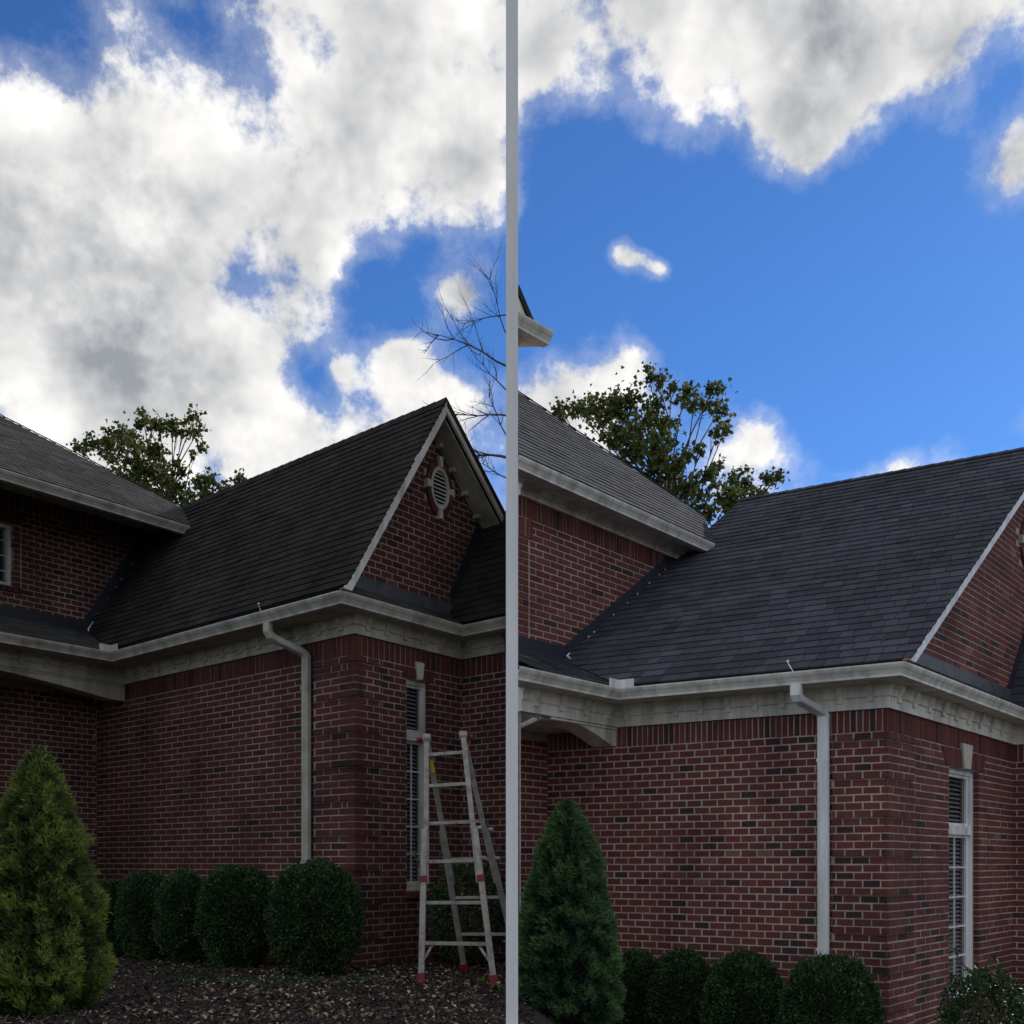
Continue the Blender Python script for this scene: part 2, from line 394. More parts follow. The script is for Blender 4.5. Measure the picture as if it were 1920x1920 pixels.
def emit_bricks(H):
    H.bricks.sort(key=lambda d: -d['area'])
    cache = {}
    rest = MB()
    for i, d in enumerate(H.bricks):
        pl = d['pl']
        if i < 300 and d['full']:
            q = d['q']; w, h = q[1][0] - q[0][0], q[2][1] - q[1][1]
            key = (round(w, 3), round(h, 3), random.randrange(14))
            if key not in cache:
                mb = MB(); jt = lambda: random.uniform(-0.0022, 0.0022)
                mb.prism([(-w / 2 + jt(), -h / 2 + jt(), 0), (w / 2 + jt(), -h / 2 + jt(), 0), (w / 2 + jt(), h / 2 + jt(), 0), (-w / 2 + jt(), h / 2 + jt(), 0)], (0, 0, -d['depth']), brick_tone(), 0.004)
                cache[key] = mb.mesh('brick', H.M['brick'])
            o = link('brick', cache[key], d['wall'])
            o.matrix_local = Matrix.Translation(-wloc(d['wall'])) @ pl.mat((q[0][0] + q[1][0]) / 2, (q[0][1] + q[2][1]) / 2, d['off'])
        else:
            rest.prism([pl.p(x, y, d['off']) for x, y in d['c']], -pl.N * d['depth'], brick_tone(), 0.004)
    rest.build('brickwork', H.M['brick'], H.root, 'stuff')

def lay_shingles(H, pl, region, exposure, widths, roof, material, thick=0.012, sub=True):
    poly, hs = halves_of(region)
    a0, a1 = min(p[0] for p in poly), max(p[0] for p in poly); b0, b1 = min(p[1] for p in poly), max(p[1] for p in poly)
    r = 0; y = b0
    while y < b1:
        x = a0 - random.random() * widths[-1]
        while x < a1:
            wi = random.randrange(len(widths)); w = widths[wi]; dy = random.choice((0, 0, 0, -0.004, 0.004))
            q = [(x, y + dy), (x + w - 0.006, y + dy), (x + w - 0.006, y + exposure * 1.12), (x, y + exposure * 1.12)]
            c = clip(q, hs)
            if len(c) >= 3 and area(c) > 0.02 * area(q):
                full = area(c) > 0.995 * area(q)
                H.shingles.append(dict(pl=pl, c=c, full=full, q=q, y=y, e=exposure, th=thick * random.uniform(.8, 1.25), roof=roof, m=material, sub=sub, area=px_area([pl.p(*t) for t in c]) if full and sub else 0))
            x += w
        y += exposure; r += 1

def emit_shingles(H):
    H.shingles.sort(key=lambda d: -d['area'])
    cache, rest = {}, {}
    tn = lambda: min(1, max(0, random.gauss(0.5, 0.24)))
    for i, d in enumerate(H.shingles):
        pl = d['pl']
        hz = lambda y: d['th'] * (1 - (y - d['y']) / (d['e'] * 1.12)) + 0.001
        if i < 300 and d['area'] > 0:
            q = d['q']; w, h = q[1][0] - q[0][0], q[2][1] - q[1][1]
            key = (round(w, 3), d['m'].name, random.randrange(10))
            if key not in cache:
                mb = MB(); top = [(0, 0, .012), (w, random.uniform(-.002, .002), .012), (w, h, .001), (0, h, .001)]
                mb.prism(top, (0, 0, -0.014), tn(), 0, False); cache[key] = mb.mesh('shingle', d['m'])
            o = link('shingle', cache[key], d['roof'])
            o.matrix_local = Matrix.Translation(-wloc(d['roof'])) @ pl.mat(q[0][0], q[0][1], 0)
        else:
            rest.setdefault((d['roof'].name, d['m'].name), (MB(), d))[0].prism([pl.p(x, y, hz(y)) for x, y in d['c']], -pl.N * 0.014, tn(), 0, False)
    for (rn, mn), (mb, d) in rest.items():
        mb.build('shingle_field', d['m'], d['roof'], 'stuff')

def slab(pl, region, thick, name, m, parent, n0=0.0):
    mb = MB(); poly, _ = halves_of(region)
    mb.prism([pl.p(x, y, n0) for x, y in poly], -pl.N * thick); return mb.build(name, m, parent)

GUT = [(0, 0), (0.012, 0), (0.012, -0.012), (0.004, -0.03), (-0.006, -0.045), (-0.03, -0.07), (-0.035, -0.105), (-0.11, -0.105), (-0.11, -0.004), (-0.104, -0.004), (-0.104, -0.098), (-0.04, -0.098), (-0.012, -0.05), (0, -0.02)]

def build_house(H):
    cx, cy = H.gc
    U = Vector((math.cos(R(H.au)), math.sin(R(H.au)), 0)); V = Vector((math.cos(R(H.av)), math.sin(R(H.av)), 0))
    Z = Vector((0, 0, 1))
    def w(u, v, z): return Vector((cx, cy, EYE + z)) + U * u + V * v
    H.w, H.U, H.V = w, U, V
    H.bricks, H.shingles = [], []
    base = w(H.ou, H.ov, 0); base.z = H.ground + EYE
    H.root = thing('brick_house', base, H.label, 'house')
    root = H.root
    NL, NG = (-U).cross(Z), V.cross(Z)          # outward: long wall, gable wall
    xlim = H.xlim                               # the house ends here, behind the white post
    cutn, cutc = (Vector((1, 0, 0)), xlim) if H.side < 0 else (Vector((-1, 0, 0)), -xlim)
    ou, ov, Hb, Hg = H.ou, H.ov, H.Hb, H.Hg
    zb = H.ground - 0.12
    sold = CRS * 3
    # ---- wall planes (b = z over the eye)
    pL = Plane(w(0, ov, 0), -U, Z)              # a = -u
    pG = Plane(w(ou, 0, 0), V, Z)               # a = v
    pR = Plane(w(0, H.V1, 0), -U, Z)
    pW = Plane(w(H.uW, 0, 0), V, Z)
    def backing(name, pl, region, m='mortar', thick=0.2, halves=()):
        r = clip(halves_of(region)[0], halves) if halves else region
        return slab(pl, r, thick, name, H.M[m], root, -0.004)
    # ---- long wall
    uE = H.uW                                    # runs on under the porch to the main block
    wallL = backing('wall', pL, [(-uE, zb), (-ou - 0.02, zb), (-ou - 0.02, Hb + 0.02), (-uE, Hb + 0.02)])
    qz = H.quoin
    top = Hb - sold
    lay_bricks(H, pL, [(-uE, zb), (-ou - qz, zb), (-ou - qz, top), (-uE, top)], top, H.mL, wallL)
    qa = lambda r: r % 5 != H.qphase
    pj = 0.024
    for proj, fn in ((pj, qa), (0.0, lambda r: not qa(r))):
        for par in (0, 1):
            f2 = lambda r, fn=fn, par=par: fn(r) and r % 2 == par
            aL = -ou + proj
            lay_bricks(H, pL, [(-ou - qz, zb), (aL, zb), (aL, top), (-ou - qz, top)], top, H.mL, wallL, proj, rows=f2, start=-ou + proj + .0115, depth=0.09 + proj)
    r = 0; n_rows = int((top - zb) / CRS)
    while r < n_rows:
        if not qa(r): r += 1; continue
        e_ = r
        while e_ + 1 < n_rows and qa(e_ + 1): e_ += 1
        z1, z0 = top - r * CRS, top - (e_ + 1) * CRS
        for pl_, x0_, x1_ in ((pL, -ou - qz + .006, -ou + pj - .004), (pG, ov - pj + .004, ov + H.quoinG - .006)):
            slab(pl_, [(x0_, z0 + .005), (x1_, z0 + .005), (x1_, z1 - .005), (x0_, z1 - .005)], .03, 'quoin', H.M['mortar'], root, pj - .004)
        r = e_ + 1
    lay_bricks(H, pL, [(-uE, top), (-ou, top), (-ou, Hb), (-uE, Hb)], Hb, H.sold, wallL, 0.003, course=sold, bond=0)
    # ---- gable wall
    wl0, wl1, wz0, wz1 = H.win
    zp = Hg + H.pent_rise + 0.12                 # brick starts again over the pent roof
    wallG = backing('wall', pG, [(ov + 0.02, zb), (wl0, zb), (wl0, Hb + .02), (ov + 0.02, Hb + .02)])
    backing('wall', pG, [(wl1 + .006, zb), (H.V1 + .25, zb), (H.V1 + .25, Hb + .02), (wl1 + .006, Hb + .02)])
    backing('wall', pG, [(wl0, zb), (wl1, zb), (wl1, wz0), (wl0, wz0)])
    backing('wall', pG, [(wl0, wz1), (wl1, wz1), (wl1, Hb + .02), (wl0, Hb + .02)])
    for proj, fn in ((pj, qa), (0.0, lambda r: not qa(r))):
        for par in (0, 1):
            f2 = lambda r, fn=fn, par=par: fn(r) and r % 2 == par
            a0 = ov - proj
            lay_bricks(H, pG, [(a0, zb), (ov + H.quoinG, zb), (ov + H.quoinG, top), (a0, top)], top, H.mG, wallG, proj, rows=f2, start=ov - proj, depth=0.09 + proj)
    for reg in ([(ov + H.quoinG, zb), (wl0, zb), (wl0, top), (ov + H.quoinG, top)], [(wl1, zb), (H.V1, zb), (H.V1, top), (wl1, top)], [(wl0, zb), (wl1, zb), (wl1, wz0 - 0.08), (wl0, wz0 - 0.08)]):
        lay_bricks(H, pG, reg, top, H.mG, wallG, start=wl0 if reg[0][0] != wl1 else wl1, depth=.19)
    lay_bricks(H, pG, [(ov, top), (H.V1, top), (H.V1, Hb), (ov, Hb)], Hb, H.sold * 1.1, wallG, 0.003, course=sold, bond=0)
    # flat arch over the window, a stone keystone in it
    ah0, ah1 = wz1, min(top, wz1 + sold)
    wc = (wl0 + wl1) / 2; ww = wl1 - wl0
    lay_bricks(H, pG, [(wl0 - .1 * ww, ah0), (wl1 + .1 * ww, ah0), (wl1 + .22 * ww, ah1), (wl0 - .22 * ww, ah1)], ah1, H.sold * 1.05, wallG, 0.010, course=ah1 - ah0, bond=0)
    mb = MB(); kw = ww * 0.10
    mb.prism([pG.p(wc - kw, ah0 - .005, .035), pG.p(wc + kw, ah0 - .005, .035), pG.p(wc + kw * 1.7, ah1 + .06, .035), pG.p(wc - kw * 1.7, ah1 + .06, .035)], -pG.N * .1, .5, .006)
    mb.build('keystone', M['stone'], root)
    # rowlock sill
    n = max(3, int(ww * 1.2 / 0.075))
    sill = None
    for i in range(n):
        a = wl0 - .08 * ww + i * (1.16 * ww) / n
        mb = MB(); mb.prism([pG.p(a + .004, wz0 - .085, .05), pG.p(a + 1.16 * ww / n - .004, wz0 - .085, .05), pG.p(a + 1.16 * ww / n - .004, wz0 - .012, .045), pG.p(a + .004, wz0 - .012, .045)], -pG.N * .16, random.uniform(.5, .92), .004)
        o = mb.build('sill_brick', H.M['brick'], root)
    window(H, pG, wl0, wl1, wz0, wz1)
    # ---- gable above
    k1 = (H.zr - Hg) / H.vr; k2 = H.k2
    tri = [(H.vg0, zp), (H.vg1, zp), (H.vg1, H.zr - k2 * (H.vg1 - H.vr) - H.rak), (H.vr, H.zr - H.rak), (max(H.vg0, (zp - (Hg - H.rak)) / k1), zp)]
    tri = clip([(H.vg0 - 3, zp), (H.vg1 + 3, zp), (H.vg1 + 3, 9), (H.vg0 - 3, 9)], [(-k1, 1, Hg - H.rak), (k2, 1, H.zr - H.rak + k2 * H.vr), (1, 0, H.vg1)])
    if H.side < 0: tri = clip(tri, [pG.half(cutn, cutc)])
    gw = slab(pG, tri, 0.2, 'gable_wall', H.M['mortar'], root, -0.004)
    vv, vz, rv, rz = H.vent
    lay_bricks(H, pG, tri, zp + 60 * CRS, H.mGa, gw, skip=lambda a, b2: ((a - vv) / (rv * 1.02)) ** 2 + ((b2 - vz) / (rz * 1.02)) ** 2 < 1)
    vent(H, pG)
    # pent roof under the gable
    pP = Plane(w(0, 0, Hg), V, (U * ou + Z * H.pent_rise))
    pl_len = pP.uv(w(ou, 0, Hg + H.pent_rise))[1]
    regP = clip([(-.02, .04), (H.Vg + .5, .04), (H.Vg + .5, pl_len), (-.02, pl_len)], [pP.half(cutn, cutc)])
    l0, l1 = pP.uv(w(0, .025, Hg)), pP.uv(w(ou, H.pent_rise / k1 + .04, Hg + H.pent_rise))
    regP = clip(regP, [(-(l1[1] - l0[1]), l1[0] - l0[0], -(l1[1] - l0[1]) * l0[0] + (l1[0] - l0[0]) * l0[1])])
    rp = slab(pP, regP, 0.03, 'pent_roof', M['flash'], root, -0.004)
    lay_shingles(H, pP, regP, H.exp * .7, H.tabs, rp, H.mat_pent, sub=False)
    mb = MB(); fl = clip([(ov - .1, zp - .14), (H.V1 + .3, zp - .14), (H.V1 + .3, zp + .005), (ov - .1, zp + .005)], [pG.half(cutn, cutc)])
    mb.prism([pG.p(x, y, .014) for x, y in fl], -pG.N * .012); mb.build('flashing', M['metal_flash'] , root)
    # ---- long roof
    O = w(0, 0, Hg)
    pRf = Plane(O, -U, w(0, H.vr, H.zr) - O)
    top_b = pRf.uv(w(0, H.vr, H.zr))[1]
    def rl(u, v): return pRf.uv(w(u, v, Hg + k1 * v))
    vv2 = H.skirt * (H.uW - H.Lin) / k1
    ue = min(H.uW + .02, H.ridge_end + .25)
    vE = H.E[1]
    reg0 = [rl(.0, .04), rl(H.Lin, .04), rl(H.uW + .02, vv2), rl(H.uW + .02, vE + .1), rl(ue, H.vr), rl(.0, H.vr)]
    reg = [rl(-.045, .035), rl(H.Lin, .035), rl(H.uW + .02, vv2), rl(H.uW + .02, vE + .1), rl(ue, H.vr), rl(-.045, H.vr)]
    roof = slab(pRf, reg0, 0.04, 'roof', M['flash'], root, -0.005)
    lay_shingles(H, pRf, reg, H.exp, H.tabs, roof, H.mat_roof)
    # far slope, closed underneath
    O2 = w(0, H.vr, H.zr); pB = Plane(O2, U, V * 1.0 - Z * k2)
    e = H.back
    mb = MB(); q = [w(-.03, H.vr, H.zr), w(-.03, H.vr + e, H.zr - k2 * e), w(H.ridge_end, H.vr + e, H.zr - k2 * e), w(H.ridge_end, H.vr, H.zr)]
    if H.side < 0:
        q = [w(-.045, H.vr, H.zr), w(-.045, H.vg1, H.zr - k2 * (H.vg1 - H.vr)), w(H.uW, H.vg1, H.zr - k2 * (H.vg1 - H.vr)), w(H.uW, H.vr, H.zr)]
    mb.prism([p + Z * .012 for p in q], (0, 0, -.06)); mb.build('rear_roof', H.mat_roof, root)
    # ridge caps
    L = H.ridge_end; n = int(L / 0.16)
    for i in range(n):
        u0, u1 = -.03 + i * L / n, -.03 + (i + 1.15) * L / n
        mb = MB(); hw = .06
        a, b2 = w(u0, H.vr, H.zr + .032), w(u1, H.vr, H.zr + .024)
        da, db = V * (-hw) - Z * hw * k1, V * hw - Z * hw * k2
        mb.idx([a, b2, b2 + da, a + da, a + db, b2 + db] + [p - Z * .008 for p in (a, b2, b2 + da, a + da, a + db, b2 + db)], [(0, 1, 2, 3), (0, 4, 5, 1), (3, 2, 8, 9), (0, 3, 9, 6), (0, 6, 10, 4), (4, 10, 11, 5)], random.random())
        o = mb.build('ridge_cap', H.mat_roof, root)
    # rake boards, soffit
    rw, th = H.rake_w, 0.028
    for sgn, (va, za), (vb, zb2), kk in ((-1, (-.02, Hg - .02 * k1), (H.vr, H.zr), k1), (1, (H.vr, H.zr), (H.vg1, H.zr - k2 * (H.vg1 - H.vr)), k2)):
        dz = rw * math.sqrt(1 + kk * kk); sgk = kk if sgn < 0 else -kk
        def band(hi, lo):          # strip below the roof line, cut off just above the gutter
            p = [(va - .3, za - .3 * sgk - lo), (vb, zb2 - lo), (vb, zb2 - hi), (va - .3, za - .3 * sgk - hi)] if sgn < 0 else [(va, za - lo), (vb, zb2 - lo), (vb, zb2 - hi), (va, za - hi)]
            return clip(p, [(0, -1, -(Hg + .012))])
        mb = MB(); mb.prism([w(-.032, v, z) for v, z in band(.004, dz)], U * .03, .5, .003)
        rb = mb.build('rake_board', H.M['white'], root)
        mb = MB(); mb.prism([w(-.042, v, z) for v, z in band(.003, dz * .30)], U * .012)
        mb.build('rake_moulding', H.M['white'], rb)
        mb = MB(); s0 = H.rak
        if sgn < 0: va, za = .22, Hg + .22 * k1
        mb.prism([w(th, va, za - s0 + .015), w(ou, va, za - s0 + .015), w(ou, vb, zb2 - s0 + .015), w(th, vb, zb2 - s0 + .015)], (0, 0, .02))
        mb.build('rake_soffit', H.M['trim'], root)
        if sgn > 0:
            for t in (.2, .42, .64, .86):
                v = va + (vb - va) * t; z = za + (zb2 - za) * t - s0
                mb = MB(); mb.box(w(ou * .72, v - .022, z - .03), U * ou * .27, V * .045, Z * .045); mb.build('rake_bracket', H.M['trim'], root)
    mb = MB()
    mb.prism([w(-.036, -.025, Hg + .002), w(-.036, .012, Hg + .002), w(-.036, .03, Hg + .03), w(-.036, -.005, Hg + .02)], U * .04, .5, .004); mb.build('rotten_board_end', M['rust'], root)
    # ---- right-hand wing: wall and steep roof
    uR = -(H.far_r)
    regR = clip([(-ou - .25, zb), (-uR, zb), (-uR, Hb + .02), (-ou - .25, Hb + .02)], [pR.half(cutn, cutc)] if H.side < 0 else [])
    wr = slab(pR, regR, .2, 'wall', H.M['mortar'], root, -0.004)
    lay_bricks(H, pR, clip(regR, [(0, 1, top)]), top, H.mG, wr)
    lay_bricks(H, pR, clip(regR, [(0, -1, -top), (0, 1, Hb)]), Hb, H.sold * 1.1, wr, .003, course=sold, bond=0)
    OR = w(0, H.Vg, Hg); pRR = Plane(OR, -U, V + Z * H.kR)
    hR = H.RWh
    regRR = [pRR.uv(w(ou + .02, H.Vg - .01, Hg)), pRR.uv(w(uR, H.Vg - .01, Hg)), pRR.uv(w(uR, H.Vg + hR, Hg + hR * H.kR)), pRR.uv(w(ou + .02, H.Vg + hR, Hg + hR * H.kR))]
    if H.side < 0: regRR = clip(halves_of(regRR)[0], [pRR.half(cutn, cutc)])
    regRR = clip(halves_of(regRR)[0], [(0, -1, -.04)])
    rr = slab(pRR, regRR, .04, 'roof', M['flash'], root, -.005)
    lay_shingles(H, pRR, regRR, H.exp, H.tabs, rr, H.mat_roof)
    # step flashing gable wall / wing roof
    steps(H, [w(ou, H.Vg + t * hR, Hg + t * hR * H.kR) for t in (H.f0, H.f1)], pG, M['flash'], 9, -1)
    # ---- main block: upper wall, skirt roof, porch, hipped roof
    zs = Hg + H.skirt * (H.uW - H.Lin)
    vl = H.vleft
    regW = [(vl, zs - .15), (H.vWr, zs - .15), (H.vWr, H.Wt + .03), (vl, H.Wt + .03)]
    if H.side > 0: regW = clip(regW, [pW.half(cutn, cutc)])
    ww_ = None
    wtop = H.Wt - sold
    if H.wwin:                                    # window in the upper wall
        a0, a1, b0, b1 = H.wwin
        ww_ = slab(pW, clip(regW, [(-1, 0, -a1)]), .2, 'wall', H.M['mortar'], root, -.004)
        slab(pW, clip(regW, [(1, 0, a1), (0, 1, b0)]), .2, 'wall', H.M['mortar'], root, -.004)
        slab(pW, clip(regW, [(1, 0, a1), (0, -1, -b1)]), .2, 'wall', H.M['mortar'], root, -.004)
        slab(pW, clip(regW, [(1, 0, a0), (0, -1, -b0), (0, 1, b1)]), .2, 'wall', H.M['mortar'], root, -.004)
        lay_bricks(H, pW, clip(regW, [(-1, 0, -a1 - .10), (0, 1, wtop)]), wtop, H.mW, ww_, start=a1 + .1)
        lay_bricks(H, pW, [(a1, b0 - .09), (a1 + .09, b0 - .09), (a1 + .09, b1), (a1, b1)], wtop, .09, ww_, .006, bond=0, start=a1)
        lay_bricks(H, pW, clip(regW, [(1, 0, a1 + .1), (0, 1, b0 - .09)]), wtop, H.mW, ww_, start=a1 + .1)
        lay_bricks(H, pW, [(vl, b1), (a1 + .1, b1), (a1 + .13, b1 + sold * .95), (vl, b1 + sold * .95)], b1 + sold * .95, H.sold * 1.1, ww_, .012, course=sold * .95, bond=0)
        lay_bricks(H, pW, [(vl, b0 - .085), (a1 + .1, b0 - .085), (a1 + .1, b0 - .01), (vl, b0 - .01)], b0 - .01, .075, ww_, .03, course=.075, bond=0)
        upper_window(H, pW, a0, a1, b0, b1)
    else:
        ww_ = slab(pW, regW, .03, 'wall', H.M['mortar'], root, -.004)
        lo = clip(regW, [(0, 1, wtop)])
        a1 = H.wjamb
        lay_bricks(H, pW, clip(lo, [(-1, 0, -a1 - .012)]), wtop, H.mW, ww_, start=a1)
        lay_bricks(H, pW, clip(lo, [(1, 0, a1 - .012), (0, 1, wtop - sold)]), wtop, H.mW, ww_, .006, start=a1 - .1)
        lay_bricks(H, pW, clip(lo, [(1, 0, a1 + .05), (0, -1, -(wtop - sold))]), wtop, H.sold * 1.15, ww_, .012, course=sold, bond=0)
    lay_bricks(H, pW, clip(regW, [(0, -1, -wtop), (0, 1, H.Wt)]), H.Wt, H.sold * 1.1, ww_, .003, course=sold, bond=0)
    # skirt roof
    pS = Plane(w(H.Lin, 0, Hg), V, U + Z * H.skirt)
    regS = [pS.uv(w(H.Lin, .0, Hg)), pS.uv(w(H.uW, vv2, zs)), pS.uv(w(H.uW, vl, zs)), pS.uv(w(H.Lin, vl, Hg))]
    regS = halves_of(regS)[0]
    if H.side > 0: regS = clip(regS, [pS.half(cutn, cutc)])
    regS = clip(regS, [(0, -1, -.04)])
    sr = slab(pS, regS, .04, 'skirt_roof', M['flash'], root, -.005)
    lay_shingles(H, pS, regS, H.exp, H.tabs, sr, H.mat_skirt)
    mb = MB(); fl = [(vl, zs - .02), (vv2 + .02, zs - .02), (vv2 + .02, zs + .13), (vl, zs + .13)]
    if H.side > 0: fl = clip(fl, [pW.half(cutn, cutc)])
    mb.prism([pW.p(x, y, .014) for x, y in fl], -pW.N * .012); mb.build('flashing', M['flash'], root)
    # step flashing main wall / long roof
    vt = (H.Wt - Hg) / k1 + .12
    steps(H, [w(H.uW, vv2, Hg + k1 * vv2), w(H.uW, vt, Hg + k1 * vt)], pW, M['flash'], 16, 1)
    for i in range(9):
        t = (i + random.random() * .8) / 9; v = vv2 + (vt - vv2) * t * .9; s = random.uniform(.006, .012)
        p = w(H.uW - .05, v + .01, Hg + k1 * (v + .01) + .015)
        mb = MB(); mb.prism([p, p + V * s - Z * s * .3, p + V * s + Z * s * 1.8, p + Z * s * 1.5], U * .01); mb.build('caulk_spot', M['caulk'], root)
    mb = MB(); mb.tube([w(H.uW - .12, vv2 - .03, zs - .01), w(H.uW - .05, vv2 + .01, zs + .03), w(H.uW - .04, vv2 + .08, zs + .03 + k1 * .07)], [.006, .012, .005], 6); mb.build('caulk_bead', M['caulk'], root)
    # porch behind the beam
    pwd = MB(); pl = Plane(w(H.uW, 0, 0), V, Z)
    regp = [(vl, zb), (ov + .1, zb), (ov + .1, zs), (vl, zs)]
    if H.side > 0: regp = clip(regp, [pl.half(cutn, cutc)])
    pwall = slab(pl, clip(regp, [(0, 1, zs - .16)]), .2 if H.side < 0 else .03, 'porch_wall', H.M['mortar'], root, -.004)
    lay_bricks(H, pl, clip(regp, [(0, 1, Hb - .1)]), Hb - .1, H.mW, pwall)
    mb = MB(); zc = Hb - .02
    for a, b2 in ((H.uBeam + .1, H.uW),):
        q = [w(a, vl, zc), w(a, ov, zc), w(b2, ov, zc), w(b2, vl, zc)]
        if H.side > 0:
            q = [p for p in q]; q[0] = cut_to(w(a, ov, zc), q[0], xlim); q[3] = cut_to(w(b2, ov, zc), q[3], xlim)
        mb.prism(q, (0, 0, .05))
    mb.build('porch_ceiling', H.M['trim'], root)
    mb = MB()
    if H.side < 0: f_ = [w(H.uBeam - .3, vl, zb), w(H.uW, vl, zb), w(H.uW, vl, zc + .03), w(H.uBeam - .3, vl, zc + .03)]
    else: f_ = [cut_to(w(u, ov, z), w(u, -6, z), xlim + .004) for u, z in ((H.uBeam + .02, zb), (H.uW, zb), (H.uW, zc + .03), (H.uBeam + .02, zc + .03))]
    mb.prism(f_, NG.cross(Z) * 0 + (V * -.1 if H.side < 0 else Vector((.012, 0, 0)))); mb.build('porch_shade_wall', H.M['mortar'], root)  # wall added, unseen, to keep sky light out of the porch
    # beam with its arched underside
    a_end = max(vl, H.vbl)
    n = 16; lower = []
    for i in range(n + 1):
        t = i / n; v = ov - .004 - t * (ov - a_end)
        z = H.arch0 if t < .07 else H.arch0 + (H.arch1 - H.arch0) * math.sin((t - .07) / .93 * math.pi / 2) ** .9
        lower.append((v, z))
    mb = MB(); thb = .22
    for (va, za), (vb, zb3) in zip(lower[:-1], lower[1:]):
        A = [w(H.uBeam, vb, zb3), w(H.uBeam, va, za), w(H.uBeam, va, Hb + .02), w(H.uBeam, vb, Hb + .02)]
        mb.idx(A + [p + U * thb for p in A], [(0, 1, 2, 3), (7, 6, 5, 4), (0, 4, 5, 1)])
    A = [w(H.uBeam, lower[0][0], H.arch0), w(H.uBeam, lower[0][0], Hb)]; mb.face([A[0], A[0] + U * thb, A[1] + U * thb, A[1]])
    bm = mb.build('porch_beam', H.M['trim'], root)
    mb = MB(); mb.sweep([(0, 0), (.018, 0), (.018, .02), (0, .02)], [w(H.uBeam, a_end, Hb - .03), w(H.uBeam, ov - .01, Hb - .03)], [-U, -U]); mb.build('beam_moulding', H.M['trim'], bm)
    # ---- eaves: gutter, fascia, soffit, frieze
    e_left = H.v_gl
    path = [w(H.Lin, e_left, Hg), w(H.Lin, 0, Hg), w(0, 0, Hg), w(0, H.Vg, Hg), w(H.gr, H.Vg, Hg)]
    outs = [NG, None, None, None, NL]
    def mit(a, b2):
        m = (a + b2).normalized(); return m / m.dot(a)
    outs[1] = mit(NG, NL); outs[2] = mit(NL, NG); outs[3] = mit(NG, NL)
    if H.side < 0: path[4] = cut_to(path[3], path[4], xlim)
    else: path[0] = cut_to(path[1], path[0], xlim)
    mb = MB(); mb.sweep(GUT, path, outs); gut = mb.build('gutter', H.M['gutter'], root)
    # drop of grey water stains is in the paint; inside of the gutter is dark
    # fascia + soffit + frieze along the wall heads
    wallpath = [w(H.uBeam, e_left, 0), w(H.uBeam, ov, 0), w(ou, ov, 0), w(ou, H.V1, 0), w(H.gr, H.V1, 0)]
    if H.side < 0: wallpath[4] = cut_to(wallpath[3], wallpath[4], xlim)
    else: wallpath[0] = cut_to(wallpath[1], wallpath[0], xlim)
    zso = Hg - .10
    mb = MB(); base = len(mb.v)
    inner = [p + o * (-.1) for p, o in zip(path, outs)]
    for i in range(4):
        a, b2, c, d = inner[i].copy(), inner[i + 1].copy(), wallpath[i + 1].copy(), wallpath[i].copy()
        for p in (a, b2, c, d): p.z = EYE + zso
        mb.prism([a, d, c, b2], (0, 0, .02))
    mb.build('soffit', H.M['trim'], root)
    mb = MB(); zf = EYE + Hb - .005
    fp = [Vector((p.x, p.y, zf)) for p in wallpath]
    fh = zso - Hb + .01
    mb.sweep([(.03, 0), (.03, fh * .45), (.045, fh * .5), (.045, fh * .75), (.075, fh), (-.05, fh), (-.05, 0)], fp, outs)
    fz = mb.build('frieze', H.M['trim'], root)
    # small blocks under the soffit
    for i, (a, b2) in enumerate(zip(fp[:-1], fp[1:])):
        d = b2 - a; Ld = d.length; d.normalize(); o = (NG, NL, NG, NL)[i]
        sp = H.block[i]; k = int(Ld / sp)
        for j in range(k):
            p = a + d * (Ld * (j + .5) / k)
            bw = sp * .20
            mb = MB(); y0 = fh * .28
            mb.sweep([(.02, y0), (.052, y0), (.052, y0 + fh * .22), (.078, y0 + fh * .45), (.086, fh - .004), (.02, fh - .004)], [p - d * bw / 2, p + d * bw / 2], [o, o]); mb.build('bracket', H.M['trim'], fz)
    # splash guard in the gutter's inner corner
    g0 = w(H.Lin, 0, Hg); mb = MB()
    for d in (U * -1, V * -1):
        o = (NL if d == U * -1 else NG)
        mb.box(g0 + mit(NG, NL) * .008, d * .15, o * -.006, Z * .075)
    mb.build('splash_guard', H.M['white'], gut)
    # guide rod with a white knob standing in the gutter
    p = w(H.rod, .03, Hg); mb = MB(); q = p + (U * .05 + Z * .085); mb.tube([p - Z * .05, p, q], .005, 6); mb.tube([q, q + Z * .012, q + Z * .026], [.011, .013, .006], 8); mb.build('gutter_rod', H.M['white'], gut)
    # ---- downspout
    downspout(H, NL)
    # ---- main hipped roof
    E, Rp = H.E, H.Rp
    a, b2 = w(*E), w(*Rp)
    pM = Plane(a, V, (b2 - a) - V * (b2 - a).dot(V))
    hl = w(*H.hip); hip_d = (hl - b2)
    hfar = b2 + hip_d * H.hipx
    efar = a + V * (-H.efar)
    regM = [pM.uv(efar), pM.uv(a), pM.uv(b2), pM.uv(hfar), ]
    x2 = pM.uv(efar)[0]; regM = [pM.uv(efar), pM.uv(a), pM.uv(b2), pM.uv(hfar), (x2, pM.uv(hfar)[1])]
    regM = halves_of(regM)[0]
    if H.side > 0: regM = clip(regM, [pM.half(cutn, cutc)])
    regM = clip(regM, [(0, -1, -.04)])
    mr = slab(pM, regM, .04, 'main_roof', M['flash'], root, -.005)
    lay_shingles(H, pM, regM, H.expM, H.tabsM, mr, H.mat_main, .009, sub=False)
    # hidden rear of the hip, so that the block is closed
    mb = MB(); dn = Vector((0, 0, 1))
    q0 = b2.copy(); q1 = hfar.copy()
    if H.side > 0: q1 = cut_to(b2, hfar, xlim)
